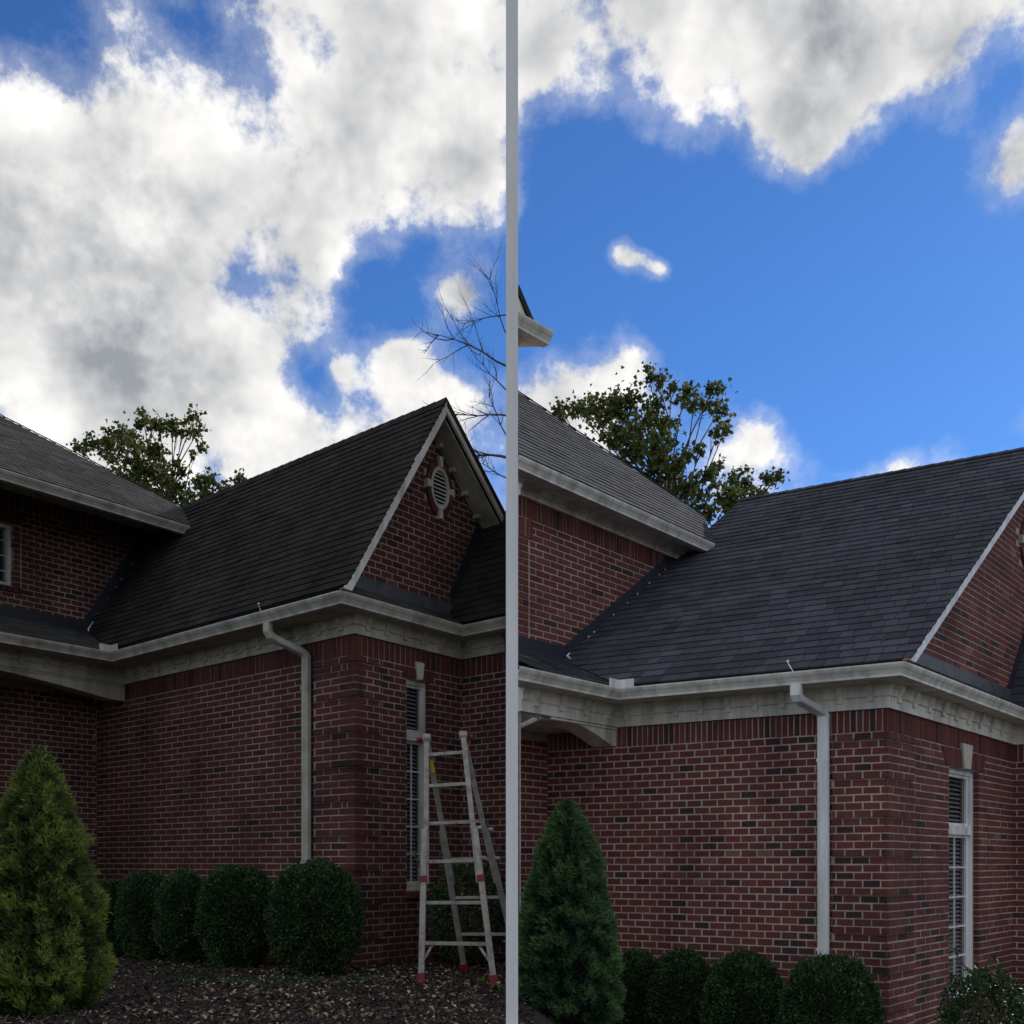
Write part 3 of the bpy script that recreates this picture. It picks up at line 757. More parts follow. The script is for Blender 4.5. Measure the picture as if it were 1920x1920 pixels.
    rd = (U * 2.5 + V * .6 if H.side < 0 else Vector((.05, 2.4, 0))) - Z * 2.6
    r0, r1 = q0 + rd, q1 + rd
    mb.prism([q0, r0, r1, q1], (0, 0, -.05)); mb.build('rear_roof', H.mat_main, root)
    for i in range(int((q1 - q0).length / .2)):      # hip caps
        n_ = int((q1 - q0).length / .2); d = (q1 - q0) / n_; p = q0 + d * i
        mb = MB(); s_ = pM.N.cross(d.normalized()).normalized() * .05
        mb.prism([p - s_ + pM.N * .012, p + d * 1.1 - s_ + pM.N * .008, p + d * 1.1 + pM.N * .022, p + pM.N * .026], -pM.N * .01, random.random()); mb.build('hip_cap', H.mat_main, root)
    # its gutter, soffit, frieze
    a2 = efar
    if H.side > 0: a2 = cut_to(a, efar, xlim)
    mb = MB(); mb.sweep([(x * 1.0, y) for x, y in GUT], [a2, a], [NG, NG]); mb.build('gutter', H.M['gutter'], root)
    i0, i1 = w(H.uW, 0, H.Wt + .12), w(H.uW, H.vWr + .06, H.Wt + .12)
    i0 = w(H.uW, -H.efar + E[1], H.Wt + .12)
    if H.side > 0: i0 = cut_to(i1, i0, xlim)
    go = a - NG * .1 - Z * .10; gl = a2 - NG * .1 - Z * .10
    mb = MB(); mb.prism([gl, i0, i1, go], (0, 0, .02)); mb.build('soffit', H.M['trim'], root)
    mb = MB(); mb.face([a - Z * .1, go, go + Z * .09, a - Z * .01]); mb.build('gutter_end', H.M['gutter'], root)
    mb = MB(); f0, f1 = i0.copy(), i1.copy(); f0.z = f1.z = EYE + H.Wt - .004; fh2 = .124
    mb.sweep([(.03, 0), (.03, fh2 * .5), (.05, fh2 * .6), (.07, fh2), (-.05, fh2), (-.05, 0)], [f0, f1], [NG, NG]); fz2 = mb.build('frieze', H.M['trim'], root)
    Ld = (f1 - f0).length; d = (f1 - f0).normalized(); k = int(Ld / H.block[4])
    for j in range(k):
        p = f0 + d * (Ld * (j + .6) / k); bw = H.block[4] * .26
        mb = MB(); mb.sweep([(.02, .03), (.055, .03), (.06, .06), (.09, .115), (.02, .115)], [p - d * bw / 2, p + d * bw / 2], [NG, NG]); mb.build('bracket', H.M['trim'], fz2)
    emit_bricks(H); emit_shingles(H)

def cut_to(p, q, x):
    """end q of segment p-q moved back to the plane of the given x"""
    if (p.x - x) * (q.x - x) < 0: return p + (q - p) * ((x - p.x) / (q.x - p.x))
    return q

def steps(H, ends, pl, m, n, side):
    a, b = ends; ta, tb = pl.uv(a), pl.uv(b)
    for i in range(n):
        t0, t1 = i / n, (i + 1.05) / n
        p0 = (ta[0] + (tb[0] - ta[0]) * t0, ta[1] + (tb[1] - ta[1]) * t0); p1 = (ta[0] + (tb[0] - ta[0]) * t1, ta[1] + (tb[1] - ta[1]) * t1)
        hh = H.step_h
        off = .012 + .003 * (i % 2)
        if side > 0: q = [(p0[0], p0[1] - .03), (p1[0], p1[1] - .03), (p1[0], p1[1] + .02), (p1[0] - .01, p1[1] + .03), (p0[0], p1[1] + .03 + hh * .15), (p0[0] - hh * .35, p1[1]), (p0[0] - hh * .35, p0[1] + .05)]
        if side > 0: q = [(p0[0] - hh, p0[1] + hh * .35), (p0[0], p0[1] - .03), (p1[0], p1[1] - .03), (p1[0], p1[1] + .03), (p1[0] - hh, p1[1] + hh * .35)]
        else: q = [(p0[0], p0[1] - .03), (p1[0], p1[1] - .03), (p1[0] - hh * .5, p1[1] + hh), (p0[0] - hh * .5, p0[1] + hh)]
        mb = MB(); poly, _ = halves_of(q)
        mb.prism([pl.p(x, y, off) for x, y in poly], -pl.N * .01); mb.build('step_flashing', m, H.root)

def window(H, pl, a0, a1, b0, b1):
    r = Vector(pl.p((a0 + a1) / 2, b0)); o = link('window', None, H.root); o.location = r - wloc(H.root); WL[o.name] = r
    fw = H.fw; dp = -.06
    wd = a1 - a0
    def bar(x0, x1, y0, y1, n0, n1, name, m='white', p=o):
        mb = MB(); mb.prism([pl.p(x0, y0, n1), pl.p(x1, y0, n1), pl.p(x1, y1, n1), pl.p(x0, y1, n1)], -pl.N * (n1 - n0), .5, .003); return mb.build(name, H.M[m], p)
    tz = b1 - (b1 - b0) * H.transom
    bar(a0, a0 + fw, b0, b1, dp - .08, dp, 'jamb'); bar(a1 - fw, a1, b0, b1, dp - .08, dp, 'jamb')
    bar(a0 + fw, a1 - fw, b1 - .05, b1, dp - .08, dp - .002, 'head'); bar(a0, a1, b0 - .01, b0 + .06, dp - .08, dp + .03, 'sill')
    bar(a0 + fw, a1 - fw, tz - .045, tz + .045, dp - .08, dp + .012, 'transom')
    iw = fw * .55
    for y0, y1 in ((b0 + .06, tz - .045), (tz + .045, b1 - .05)):
        x0, x1 = a0 + fw, a1 - fw
        bar(x0, x0 + iw, y0, y1, dp - .07, dp - .025, 'sash'); bar(x1 - iw, x1, y0, y1, dp - .07, dp - .025, 'sash')
        bar(x0 + iw, x1 - iw, y1 - .03, y1, dp - .07, dp - .026, 'sash'); bar(x0 + iw, x1 - iw, y0, y0 + .03, dp - .07, dp - .026, 'sash')
        bar(x0 + iw, x1 - iw, y0 + .03, y1 - .03, dp - .056, dp - .05, 'pane', 'glass')
    y0, y1 = b0 + .09, tz - .075
    xa, xb = a0 + fw + iw, a1 - fw - iw
    for i in range(1, 5): bar(xa, xb, y0 + (y1 - y0) * i / 5 - .009, y0 + (y1 - y0) * i / 5 + .009, dp - .049, dp - .035, 'muntin')
    bar((xa + xb) / 2 - .008, (xa + xb) / 2 + .008, y0, y1, dp - .048, dp - .036, 'muntin')
    for zone in ((y0, y1), (tz + .09, b1 - .08)):
        n = int((zone[1] - zone[0]) / .042)
        for i in range(n):
            y = zone[0] + (i + .5) * (zone[1] - zone[0]) / n
            mb = MB(); mb.prism([pl.p(xa, y - .012, -.135), pl.p(xb, y - .012, -.135), pl.p(xb, y + .010, -.165), pl.p(xa, y + .010, -.165)], (0, 0, -.002)); mb.build('blind_slat', M['blind'], o)
    mb = MB()
    for q in ([(a0, b0), (a1, b0), (a1, b1), (a0, b1)],): mb.prism([pl.p(x, y, -.3) for x, y in q], -pl.N * .02)
    # reveal box behind the wall keeps the room dark
    mb.prism([pl.p(a0 - .01, b0 - .02, -.19), pl.p(a0, b0 - .02, -.19), pl.p(a0, b1, -.19), pl.p(a0 - .01, b1, -.19)], -pl.N * .12)
    mb.prism([pl.p(a1, b0 - .02, -.19), pl.p(a1 + .01, b0 - .02, -.19), pl.p(a1 + .01, b1, -.19), pl.p(a1, b1, -.19)], -pl.N * .12)
    mb.build('room_backing', M['dark'], o)

def upper_window(H, pl, a0, a1, b0, b1):
    r = Vector(pl.p((a0 + a1) / 2, b0)); o = link('window', None, H.root); o.location = r - wloc(H.root); WL[o.name] = r
    def bar(x0, x1, y0, y1, n0, n1, name, m='white'):
        mb = MB(); mb.prism([pl.p(x0, y0, n1), pl.p(x1, y0, n1), pl.p(x1, y1, n1), pl.p(x0, y1, n1)], -pl.N * (n1 - n0), .5, .003); return mb.build(name, H.M[m], o)
    f = .045
    bar(a0, a0 + f, b0, b1, -.16, -.06, 'jamb'); bar(a1 - f, a1, b0, b1, -.16, -.06, 'jamb'); bar(a0 + f, a1 - f, b1 - f, b1, -.16, -.062, 'head'); bar(a0 + f, a1 - f, b0, b0 + f, -.16, -.062, 'sill')
    bar(a0 + f, a1 - f, b0 + f, b1 - f, -.125, -.118, 'pane', 'glass')
    for i in range(1, 4): bar(a0 + f, a1 - f, b0 + (b1 - b0) * i / 4 - .006, b0 + (b1 - b0) * i / 4 + .006, -.117, -.108, 'muntin')
    for i in range(1, 3): bar(a0 + (a1 - a0) * i / 3 - .005, a0 + (a1 - a0) * i / 3 + .005, b0 + f, b1 - f, -.116, -.109, 'muntin')
    bar(a0, a1, b0, b1, -.3, -.28, 'room_backing', 'dark')

def vent(H, pl):
    vv, vz, rv, rz = H.vent
    r = Vector(pl.p(vv, vz)); o = link('gable_vent', None, H.root); o.location = r - wloc(H.root); WL[o.name] = r
    def pt(ang, k, n): return pl.p(vv + rv * k * math.cos(ang), vz + rz * k * math.sin(ang), n)
    N = 28
    for i in range(N):
        a, b = 2 * math.pi * (i + .06) / N, 2 * math.pi * (i + .94) / N
        if any(abs((i + .5) - q * N / 4) < .9 for q in range(5)): continue
        mb = MB(); mb.prism([pt(a, .72, .03), pt(a, 1.0, .03), pt(b, 1.0, .03), pt(b, .72, .03)], -pl.N * .09, random.uniform(.5, .95), .003); mb.build('arch_brick', H.M['brick'], o)
    for q in range(4):
        a, d = q * math.pi / 2, .13
        mb = MB(); mb.prism([pt(a - d, .70, .05), pt(a - d * 1.05, 1.08, .05), pt(a + d * 1.05, 1.08, .05), pt(a + d, .70, .05)], -pl.N * .1, .5, .005); mb.build('keystone', M['stone'], o)
    mb = MB(); n = 32
    for i in range(n):
        a, b = 2 * math.pi * i / n, 2 * math.pi * (i + 1) / n
        A = [pt(a, .60, .034), pt(a, .735, .034), pt(b, .735, .034), pt(b, .60, .034)]
        mb.idx(A + [p - pl.N * .07 for p in A], [(0, 1, 2, 3), (0, 3, 7, 4), (1, 5, 6, 2)])
    mb.build('vent_frame', H.M['white'], o)
    for i in range(9):
        t = -1 + 2 * (i + .5) / 9; hw = math.sqrt(max(0, 1 - t * t)) * .60 * rv; y = vz + t * .60 * rz; s = .6 * rz / 9
        mb = MB(); mb.prism([pl.p(vv - hw, y - s * .75, .022), pl.p(vv + hw, y - s * .75, .022), pl.p(vv + hw, y + s * .35, .008), pl.p(vv - hw, y + s * .35, .008)], -pl.N * .006); mb.build('vent_slat', H.M['white'], o)
    mb = MB(); mb.face([pt(2 * math.pi * i / n, .66, .001) for i in range(n)]); mb.build('vent_backing', M['dark'], o)

def downspout(H, NL):
    w, U = H.w, H.U; u = H.ds; Hg = H.Hg; ov = H.ov
    hw, dp = H.dsw / 2, .065
    side = -U
    z0 = Hg - .10; gy = H.ground
    # centre line: outlet under the gutter, back to the wall, down
    o0 = w(u, 0, 0) - NL * .06; wallp = w(u, ov, 0) + NL * .05
    sd = H.ds_shift
    pts = [(o0, z0), (o0, z0 - .09)]
    for i in range(1, 7):
        t = i / 6; e = t * t * (3 - 2 * t); pts.append((o0.lerp(wallp, e) + side * sd * e, z0 - .10 - H.ds_drop * t))
    pts.append((wallp + side * sd, z0 - .14 - H.ds_drop)); pts.append((wallp + side * sd, gy + .02))
    mb = MB(); base = 0
    P_ = [Vector((p.x, p.y, EYE + z)) for p, z in pts]
    for i, p in enumerate(P_):
        d = (P_[min(i + 1, len(P_) - 1)] - P_[max(i - 1, 0)]).normalized()
        o = side.cross(d).normalized()
        if o.dot(NL) < 0: o = -o
        s = 1.0 + (.04 if 2 <= i <= 7 and i % 2 else 0)
        ch = .012
        for a, b in ((-hw, -dp / 2 + ch), (-hw + ch, -dp / 2), (hw - ch, -dp / 2), (hw, -dp / 2 + ch), (hw, dp / 2 - ch), (hw - ch, dp / 2), (-hw + ch, dp / 2), (-hw, dp / 2 - ch)):
            mb.v.append(p + side * a * s + o * b * s)
    for i in range(len(P_) - 1):
        for j in range(8):
            a, b = i * 8 + j, i * 8 + (j + 1) % 8; mb.f.append((a, b, b + 8, a + 8)); mb.t.append(.5); mb.sm.append(False)
    ds = mb.build('downspout', H.M['gutter'] if H.side < 0 else H.M['white'], H.root)
    for z in (Hg - .75, gy + 1.0):
        mb = MB(); c = wallp + side * sd; c = Vector((c.x, c.y, EYE + z))
        mb.box(c - side * (hw + .003) + NL * (dp / 2), side * (2 * hw + .006), NL * .003, Vector((0, 0, .03))); mb.build('downspout_strap', H.M['gutter'] if H.side < 0 else H.M['white'], ds)

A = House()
A.M = dict(M, brick=M['dim_brick'], mortar=M['dim_mortar'], trim=M['dim_trim'], gutter=M['dim_gutter'], white=M['dim_white'])  # dimmed colours carry the darker exposure of this house
A.side, A.xlim, A.gc, A.Hg, A.au, A.av = -1, -0.062, (-1.568, 9.8), 2.514, 138.3, 53.7
A.label = 'red brick house with the older black-brown weathered shingle roof, stepladder standing by its gable wall'
A.ou, A.ov, A.Hb, A.ground = .30, .45, 2.24, -1.0
A.vr, A.zr, A.k2, A.V1, A.Vg = 1.47, 4.77, .90, 2.10, 1.78
A.vg0, A.vg1, A.rak, A.rake_w, A.back = .2, 2.45, .15, .085, 1.3
A.Lin, A.uW, A.uBeam, A.skirt = 4.26, 5.45, 4.72, .387
A.mL, A.mG, A.mGa, A.mW, A.sold = .25, .178, .165, .165, .072
A.quoin, A.quoinG, A.qphase = .62, .36, 1
A.win = (1.20, 1.56, -.27, 1.92); A.fw, A.transom = .035, .27
A.vent = (1.70, 4.00, .205, .31)
A.pent_rise = .17
A.kR, A.RWh, A.far_r, A.f0, A.f1, A.gr = 1.85, .76, 1.2, .20, .98, -1.2
A.exp, A.tabs, A.expM, A.tabsM = .094, (.19, .24, .30, .36), .075, (.14, .2, .26)
A.ridge_end = 4.9
A.vleft, A.vWr, A.Wt, A.wwin = -2.6, 1.62, 4.50, (-2.0, -.655, 3.36, 4.10)
A.vbl, A.v_gl, A.arch0, A.arch1 = -2.6, -2.6, 2.03, 2.25
A.E, A.Rp, A.hip, A.hipx, A.efar = (4.33, 1.17, 4.31), (4.98, 1.47, 4.77), (6.366, -.425, 5.751), 1.8, 4.5
A.block = (.3, .33, .26, .26, .34)
A.ds, A.dsw, A.ds_shift, A.ds_drop, A.rod = 1.22, .10, .22, .22, 1.28
A.step_h = .11
A.mat_roof, A.mat_main, A.mat_skirt, A.mat_pent = M['old_shingle'], M['old_grey'], M['old_grey'], M['old_grey']

B = House()
B.M = M
B.side, B.xlim, B.gc, B.Hg, B.au, B.av = 1, 0.062, (3.197, 8.7), 1.653, 149.0, 49.6
B.label = 'red brick house with the new slate-blue shingle roof, clean white downspout and tall uncovered window'
B.ou, B.ov, B.Hb, B.ground = .30, .45, 1.35, -1.77
B.vr, B.zr, B.k2, B.V1, B.Vg = 4.57, 4.79, .70, 4.2, 3.85
B.vg0, B.vg1, B.rak, B.rake_w, B.back = .4, 6.2, .13, .088, 3.0
B.Lin, B.uW, B.uBeam, B.skirt = 2.56, 3.65, 2.87, .44
B.mL, B.mG, B.mGa, B.mW, B.sold = .152, .255, .255, .235, .055
B.quoin, B.quoinG, B.qphase = .46, .62, 1
B.win = (2.05, 2.98, -1.33, .96); B.fw, B.transom = .09, .27
B.vent = (4.86, 3.72, .42, .33)
B.pent_rise = .17
B.kR, B.RWh, B.far_r, B.f0, B.f1, B.gr = 1.1, 2.2, .5, .05, .9, -.5
B.exp, B.tabs, B.expM, B.tabsM = .142, (.12, .15, .19, .23), .105, (.16, .22, .28)
B.ridge_end = 3.7
B.vleft, B.vWr, B.Wt, B.wwin = -.6, 3.15, 3.66, None
B.wjamb = .16
B.vbl, B.v_gl, B.arch0, B.arch1 = -1.55, -2.0, 1.16, 1.36
B.E, B.Rp, B.hip, B.hipx, B.efar = (3.25, 3.09, 3.82), (3.91, 4.07, 4.5), (4.884, 1.642, 5.504), 1.3, 4.2
B.block = (.30, .235, .36, .36, .36)
B.ds, B.dsw, B.ds_shift, B.ds_drop, B.rod = .90, .10, .07, .14, .92
B.step_h = .12
B.mat_roof = B.mat_main = B.mat_skirt = B.mat_pent = M['new_shingle']
for H in (A, B): build_house(H)

#@@DETAILS
# ------------------------------------------------------------------ closed ends of both houses behind the white post
mb = MB(); xl = A.xlim
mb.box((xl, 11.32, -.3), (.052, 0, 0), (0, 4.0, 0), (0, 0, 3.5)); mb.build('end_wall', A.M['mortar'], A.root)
mb = MB(); mb.prism([Vector((xl + .003, y, z + EYE)) for y, z in ((11.36, 2.45), (12.6, 2.45), (12.6, 3.75), (11.95, 3.75))], (.046, 0, 0)); mb.build('end_gable', M['trim'], A.root)
# rear slope behind the wing roof
hR = A.RWh; mb = MB()
q = [A.w(A.ou, A.Vg + hR, A.Hg + hR * A.kR), A.w(-.05, A.Vg + hR, A.Hg + hR * A.kR), A.w(-.05, A.Vg + hR + 1.0, A.Hg + hR * A.kR - 1.2), A.w(A.ou, A.Vg + hR + 1.0, A.Hg + hR * A.kR - 1.2)]
mb.prism([p + Vector((-.12, 0, 0)) for p in q], (0, 0, -.05)); mb.build('rear_roof', M['old_shingle'], A.root)
xl = B.xlim
mb = MB(); mb.box((xl - .11, 10.75, -.9), (.105, 0, 0), (0, 3.0, 0), (0, 0, 7.9)); mb.build('end_wall', M['mortar'], B.root)
# eave corner of the taller storey, carried by that end wall
e0, e1 = at(967, 583, 10.9), at(1036, 622, 11.27)
NG = B.V.cross(Vector((0, 0, 1)))
mb = MB(); mb.sweep([(x * 1.2, y * 1.2) for x, y in GUT], [e0, e1], [NG, NG]); mb.build('upper_gutter', M['gutter'], B.root)
dz_ = Vector((0, 0, .118)); s0, s1 = e0 - NG * .125 - dz_, e1 - NG * .125 - dz_; s2 = at(967, 661, 11.42); s2.z = s0.z
mb = MB(); mb.prism([s0, s2, s1], (0, 0, .03)); mb.build('upper_soffit', M['trim'], B.root)
r0, r1 = at(968, 540, 11.1), at(997, 606, 11.25)
mb = MB(); mb.prism([e0 + Vector((-.005, .10, -.06)), e0.lerp(e1, .5) + Vector((0, .10, -.06)), r1 + Vector((-.02, .02, -.02)), r0 + Vector((.0, .02, -.02))], (0, .3, 0)); mb.build('upper_gable', M['trim'], B.root)
mb = MB(); mb.prism([r0, r1, r1 + Vector((.03, 0, .02)), r0 + Vector((.03, 0, .035))], (0, .5, 0)); mb.build('upper_roof', M['new_shingle'], B.root)

# ------------------------------------------------------------------ post added to stand for the white divider strip between the two views
PY = 6.5
post = thing('divider_post', (0, PY, ground_z(0, PY)), 'added tall slim white post standing in for the divider strip between the two house views', 'post')
mb = MB(); hw = 0.0368; pz = ground_z(0, PY)
c = .003
mb.prism([(-hw, PY, pz - .3), (hw, PY, pz - .3), (hw, PY, pz + 6.6), (-hw, PY, pz + 6.6)], (0, 2 * hw, 0), .5, c); mb.build('shaft', M['post'], post)
mb = MB(); mb.box((-.07, PY - .035, pz - .05), (.14, 0, 0), (0, .14, 0), (0, 0, .06)); mb.build('base_plate', M['post'], post)
mb = MB(); mb.box((-hw - .01, PY - .01, pz + 6.6), (2 * hw + .02, 0, 0), (0, 2 * hw + .02, 0), (0, 0, .03)); mb.build('cap', M['post'], post)

# ------------------------------------------------------------------ ladder
def bar(name, a, b, wdt, dep, m, parent, side=Vector((1, 0, 0))):
    a, b = Vector(a), Vector(b); d = (b - a).normalized(); x = (side - d * side.dot(d)).normalized(); y = d.cross(x)
    mb = MB(); c = .15
    prof = [(-1, -1 + c), (-1 + c, -1), (1 - c, -1), (1, -1 + c), (1, 1 - c), (1 - c, 1), (-1 + c, 1), (-1, 1 - c)]
    vs = [p + x * px_ * wdt / 2 + y * py * dep / 2 for p in (a, b) for px_, py in prof]
    mb.idx(vs, [tuple((i, (i + 1) % 8, (i + 1) % 8 + 8, i + 8)) for i in range(8)] + [tuple(range(7, -1, -1)), tuple(range(8, 16))])
    return mb.build(name, M[m], parent)
lad = thing('step_ladder', (-.45, 9.0, 0), 'silver aluminium folding ladder with red feet standing open by the gable wall', 'ladder')
FL, FR = Vector((-.748, 8.8, .0)), Vector((-.140, 8.62, .0))
TL, TR = Vector((-.735, 9.18, 2.08)), Vector((-.418, 9.14, 2.10))
BL, BR = Vector((-.43, 9.78, .0)), Vector((.075, 9.72, .0))
def lr(a, b, t): return a + (b - a) * t
for a, b, k in ((FL, TL, 1), (FR, TR, -1)):
    bar('rail', lr(a, b, .035), lr(a, b, .62), .052, .075, 'alu', lad); bar('rail', lr(a, b, .40) + Vector((.022 * k, .012, 0)), b, .045, .062, 'alu', lad)
    bar('foot', a, lr(a, b, .045), .072, .095, 'red', lad)
    bar('rail_lock', lr(a, b, .405), lr(a, b, .43), .066, .088, 'red', lad)
for a, b, k in ((BL, TL, 1), (BR, TR, -1)):
    bar('rail', lr(a, b, .035), lr(a, b, .62), .05, .07, 'alu', lad); bar('rail', lr(a, b, .40) + Vector((.02 * k, -.012, 0)), lr(a, b, .985), .043, .058, 'alu', lad)
    bar('foot', a, lr(a, b, .045), .07, .09, 'red', lad)
for i, t in enumerate((.165, .325, .49, .645, .80, .93)):
    z = Vector((0, 1, 0))
    bar('rung', lr(FL, TL, t), lr(FR, TR, t), .030, .05, 'alu', lad, Vector((0, 0, 1)))
    if i < 5: bar('rung', lr(BL, TL, t + .01), lr(BR, TR, t + .01), .028, .045, 'alu', lad, Vector((0, 0, 1)))
for a, b, c, d in ((FL, TL, FR, TR), (FR, TR, FL, TL)):
    bar('brace', lr(a, b, .085), lr(lr(a, b, .162), lr(c, d, .162), .16), .022, .012, 'alu', lad)
for p in (TL, TR):
    mb = MB(); mb.tube([p + Vector((-.035, .0, 0)), p + Vector((.035, 0, 0))], .042, 14); mb.build('hinge', M['alu'], lad)
    s = -1 if p is TL else 1
    mb = MB(); mb.tube([p + Vector((.035 * s, .01, -.01)), p + Vector((.06 * s, .01, -.01)), p + Vector((.085 * s, .012, -.012))], [.012, .026, .022], 10); mb.build('hinge_knob', M['red'], lad)
for t in (.62, .5):
    for a, b, s in ((FR, TR, 1), (BR, TR, 1)):
        p = lr(a, b, t); mb = MB(); mb.tube([p + Vector((.02 * s, -.03, 0)), p + Vector((.06 * s, -.035, 0))], [.016, .02], 8); mb.build('lock_knob', M['alu'], lad)
p = lr(BL, TL, .9); bar('warning_sticker', lr(BL, TL, .86) + Vector((.012, -.05, 0)), lr(BL, TL, .91) + Vector((.012, -.05, 0)), .03, .004, 'yellow', lad)

# ------------------------------------------------------------------ shrubs and trees
def rnd_dir():
    while True:
        v = Vector((random.uniform(-1, 1), random.uniform(-1, 1), random.uniform(-1, 1)))
        if .05 < v.length < 1: return v.normalized()
def leaf(mb, p, d, up, ln, wd, tone):
    """small folded leaf from p along d"""
    s = d.cross(up)
    if s.length < 1e-3: s = d.orthogonal()
    s.normalize(); n = s.cross(d)
    mb.idx([p, p + d * ln * .5 + s * wd * .5 + n * wd * .15, p + d * ln, p + d * ln * .5 - s * wd * .5 + n * wd * .15], [(0, 1, 2), (0, 2, 3)], tone)
def blob(prof, c, lump, seed, nu=40, nv=26):
    """closed lumpy body of revolution; prof(t) -> radius for t in 0..1 over its height h"""
    vs, fs = [], []
    for j in range(nv + 1):
        for i in range(nu):
            vs.append(c(i / nu * 2 * math.pi, j / nv))
    for j in range(nv):
        for i in range(nu):
            a, b2 = j * nu + i, j * nu + (i + 1) % nu; fs.append((a, b2, b2 + nu, a + nu))
    return vs, fs
def boxwood(loc, r, h, label, group, n, seed, name='boxwood', flat=1.0):
    random.seed(seed)
    loc = Vector(loc); o = thing(name, loc, label, 'shrub', group)
    so = Vector((seed * 3.1, seed * 1.7, 0))
    def surf(d, k=1.0):                      # egg-shaped clipped ball standing on the ground
        e = 2.15 + (seed * 37 % 10) * .06
        q = (abs(d.x) ** e + abs(d.y) ** e + abs(d.z) ** e) ** (1 / e)
        s = 1 / q * (1 + .12 * noise.noise(d * 2.2 + so) + .05 * noise.noise(d * 6 + so))
        p = Vector((d.x * r * s * k, d.y * r * s * k, h * .5 + d.z * h * .5 * s * k)); p.z = max(p.z, .02)
        if p.z < h * .3: f = .80 + .20 * p.z / (h * .3); p.x *= f; p.y *= f
        return loc + p
    vs, fs = blob(None, lambda a, t: surf(Vector((math.cos(a) * math.sin(math.pi * t), math.sin(a) * math.sin(math.pi * t), -math.cos(math.pi * t))), .93), 0, seed)
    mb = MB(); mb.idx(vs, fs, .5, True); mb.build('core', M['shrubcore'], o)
    mb = MB()
    for i in range(n):
        d = rnd_dir()
        if d.y > .45 and random.random() < .8: continue
        p = surf(d, random.uniform(.93, 1.025) if random.random() > .012 else random.uniform(1.03, 1.09))
        dd = (d + rnd_dir() * .9 + Vector((0, 0, .25))).normalized()
        cl = noise.noise(p * 9 + so)
        leaf(mb, p, dd, rnd_dir(), random.uniform(.020, .034), random.uniform(.013, .021), min(1, max(0, .42 + .5 * cl + random.gauss(0, .28))))
    mb.build('foliage', M['box'], o)
    mb = MB(); mb.tube([loc - Vector((0, 0, .05)), loc + Vector((0, 0, h * .5))], [.03, .02], 7); mb.build('stem', M['bark'], o)
    return o
gA, gB = 'clipped boxwoods along the old-roofed house', 'clipped boxwoods along the new-roofed house'
def gz(p): return Vector((p[0], p[1], ground_z(p[0], p[1]) - .01))
for i, (x, y, r, h, lab) in enumerate((
    (-1.775, 9.62, .395, 1.0, 'round clipped boxwood in front of the downspout of the old-roofed house'),
    (-2.66, 10.32, .345, .985, 'clipped boxwood second from the downspout along the old-roofed house'),
    (-3.33, 10.85, .275, .92, 'clipped boxwood third from the downspout along the old-roofed house'),
    (-3.86, 11.25, .275, .90, 'clipped boxwood fourth from the downspout along the old-roofed house'),
    (-4.36, 11.65, .23, .82, 'small boxwood half hidden behind the spruce of the old-roofed house'))):
    boxwood(gz((x, y)), r, h, lab, gA, 26000 if i < 2 else 15000, 11 + i)
for i, (x, y, r, h, lab) in enumerate((
    (2.48, 8.33, .365, 1.02, 'round clipped boxwood in front of the white downspout of the new-roofed house'),
    (1.91, 8.78, .325, 1.03, 'clipped boxwood second from the downspout along the new-roofed house'),
    (1.47, 9.2, .285, 1.02, 'clipped boxwood third from the downspout along the new-roofed house'),
    (1.12, 9.55, .26, .98, 'clipped boxwood beside the dark green spruce of the new-roofed house'))):
    boxwood(gz((x, y)), r, h, lab, gB, 26000 if i < 2 else 15000, 31 + i)

def loose_shrub(loc, r, h, label, n, seed, shoots):
    random.seed(seed); loc = Vector(loc); o = thing('holly_shrub', loc, label, 'shrub'); mb = MB(); st = MB(); so = Vector((seed, 0, 0))
    for i in range(n):
        d = rnd_dir(); k = random.uniform(.45, 1.0) ** .6 * (1 + .28 * noise.noise(d * 3 + so))
        p = loc + Vector((d.x * r * k, d.y * r * k, h * .52 + d.z * h * .48 * k))
        if p.z < loc.z + .03: continue
        leaf(mb, p, (d + rnd_dir()).normalized(), rnd_dir(), random.uniform(.03, .05), random.uniform(.018, .028), min(1, max(0, random.gauss(.42, .28))))
    for i in range(14):
        d = rnd_dir(); d.z = abs(d.z) + .6
        e = loc + Vector((d.x * r * .7, d.y * r * .7, h * random.uniform(.5, .9))); st.tube([loc, loc.lerp(e, .5) + Vector((0, 0, .05)), e], [.012, .008, .004], 5)
    for sh in shoots:
        pts = [Vector(q) for q in sh]; st.tube(pts, [.006] * (len(pts) - 1) + [.003], 5)
        for a, b2 in zip(pts[:-1], pts[1:]):
            for t in range(5):
                p = a.lerp(b2, t / 5); leaf(mb, p, (rnd_dir() + Vector((0, 0, .4))).normalized(), rnd_dir(), .045, .022, random.uniform(.4, .9))
    mb.build('foliage', M['box'], o); st.build('stem', M['bark'], o)
loose_shrub(gz((-.42, 10.45)), .42, 1.05, 'loose leafy holly shrub behind the ladder', 5200, 51, [[(-.2, 10.4, .9), (-.13, 10.3, 1.2)], [(-.75, 10.35, .7), (-.9, 10.3, 1.0), (-.97, 10.28, 1.15)]])
s0 = at(1850, 1850, 8.4)
loose_shrub(gz((3.74, 8.4)), .37, .98, 'loose leafy holly shrub under the tall window of the new-roofed house', 5200, 52, [[s0, at(1815, 1820, 8.5), at(1790, 1785, 8.55), at(1779, 1762, 8.6)]])

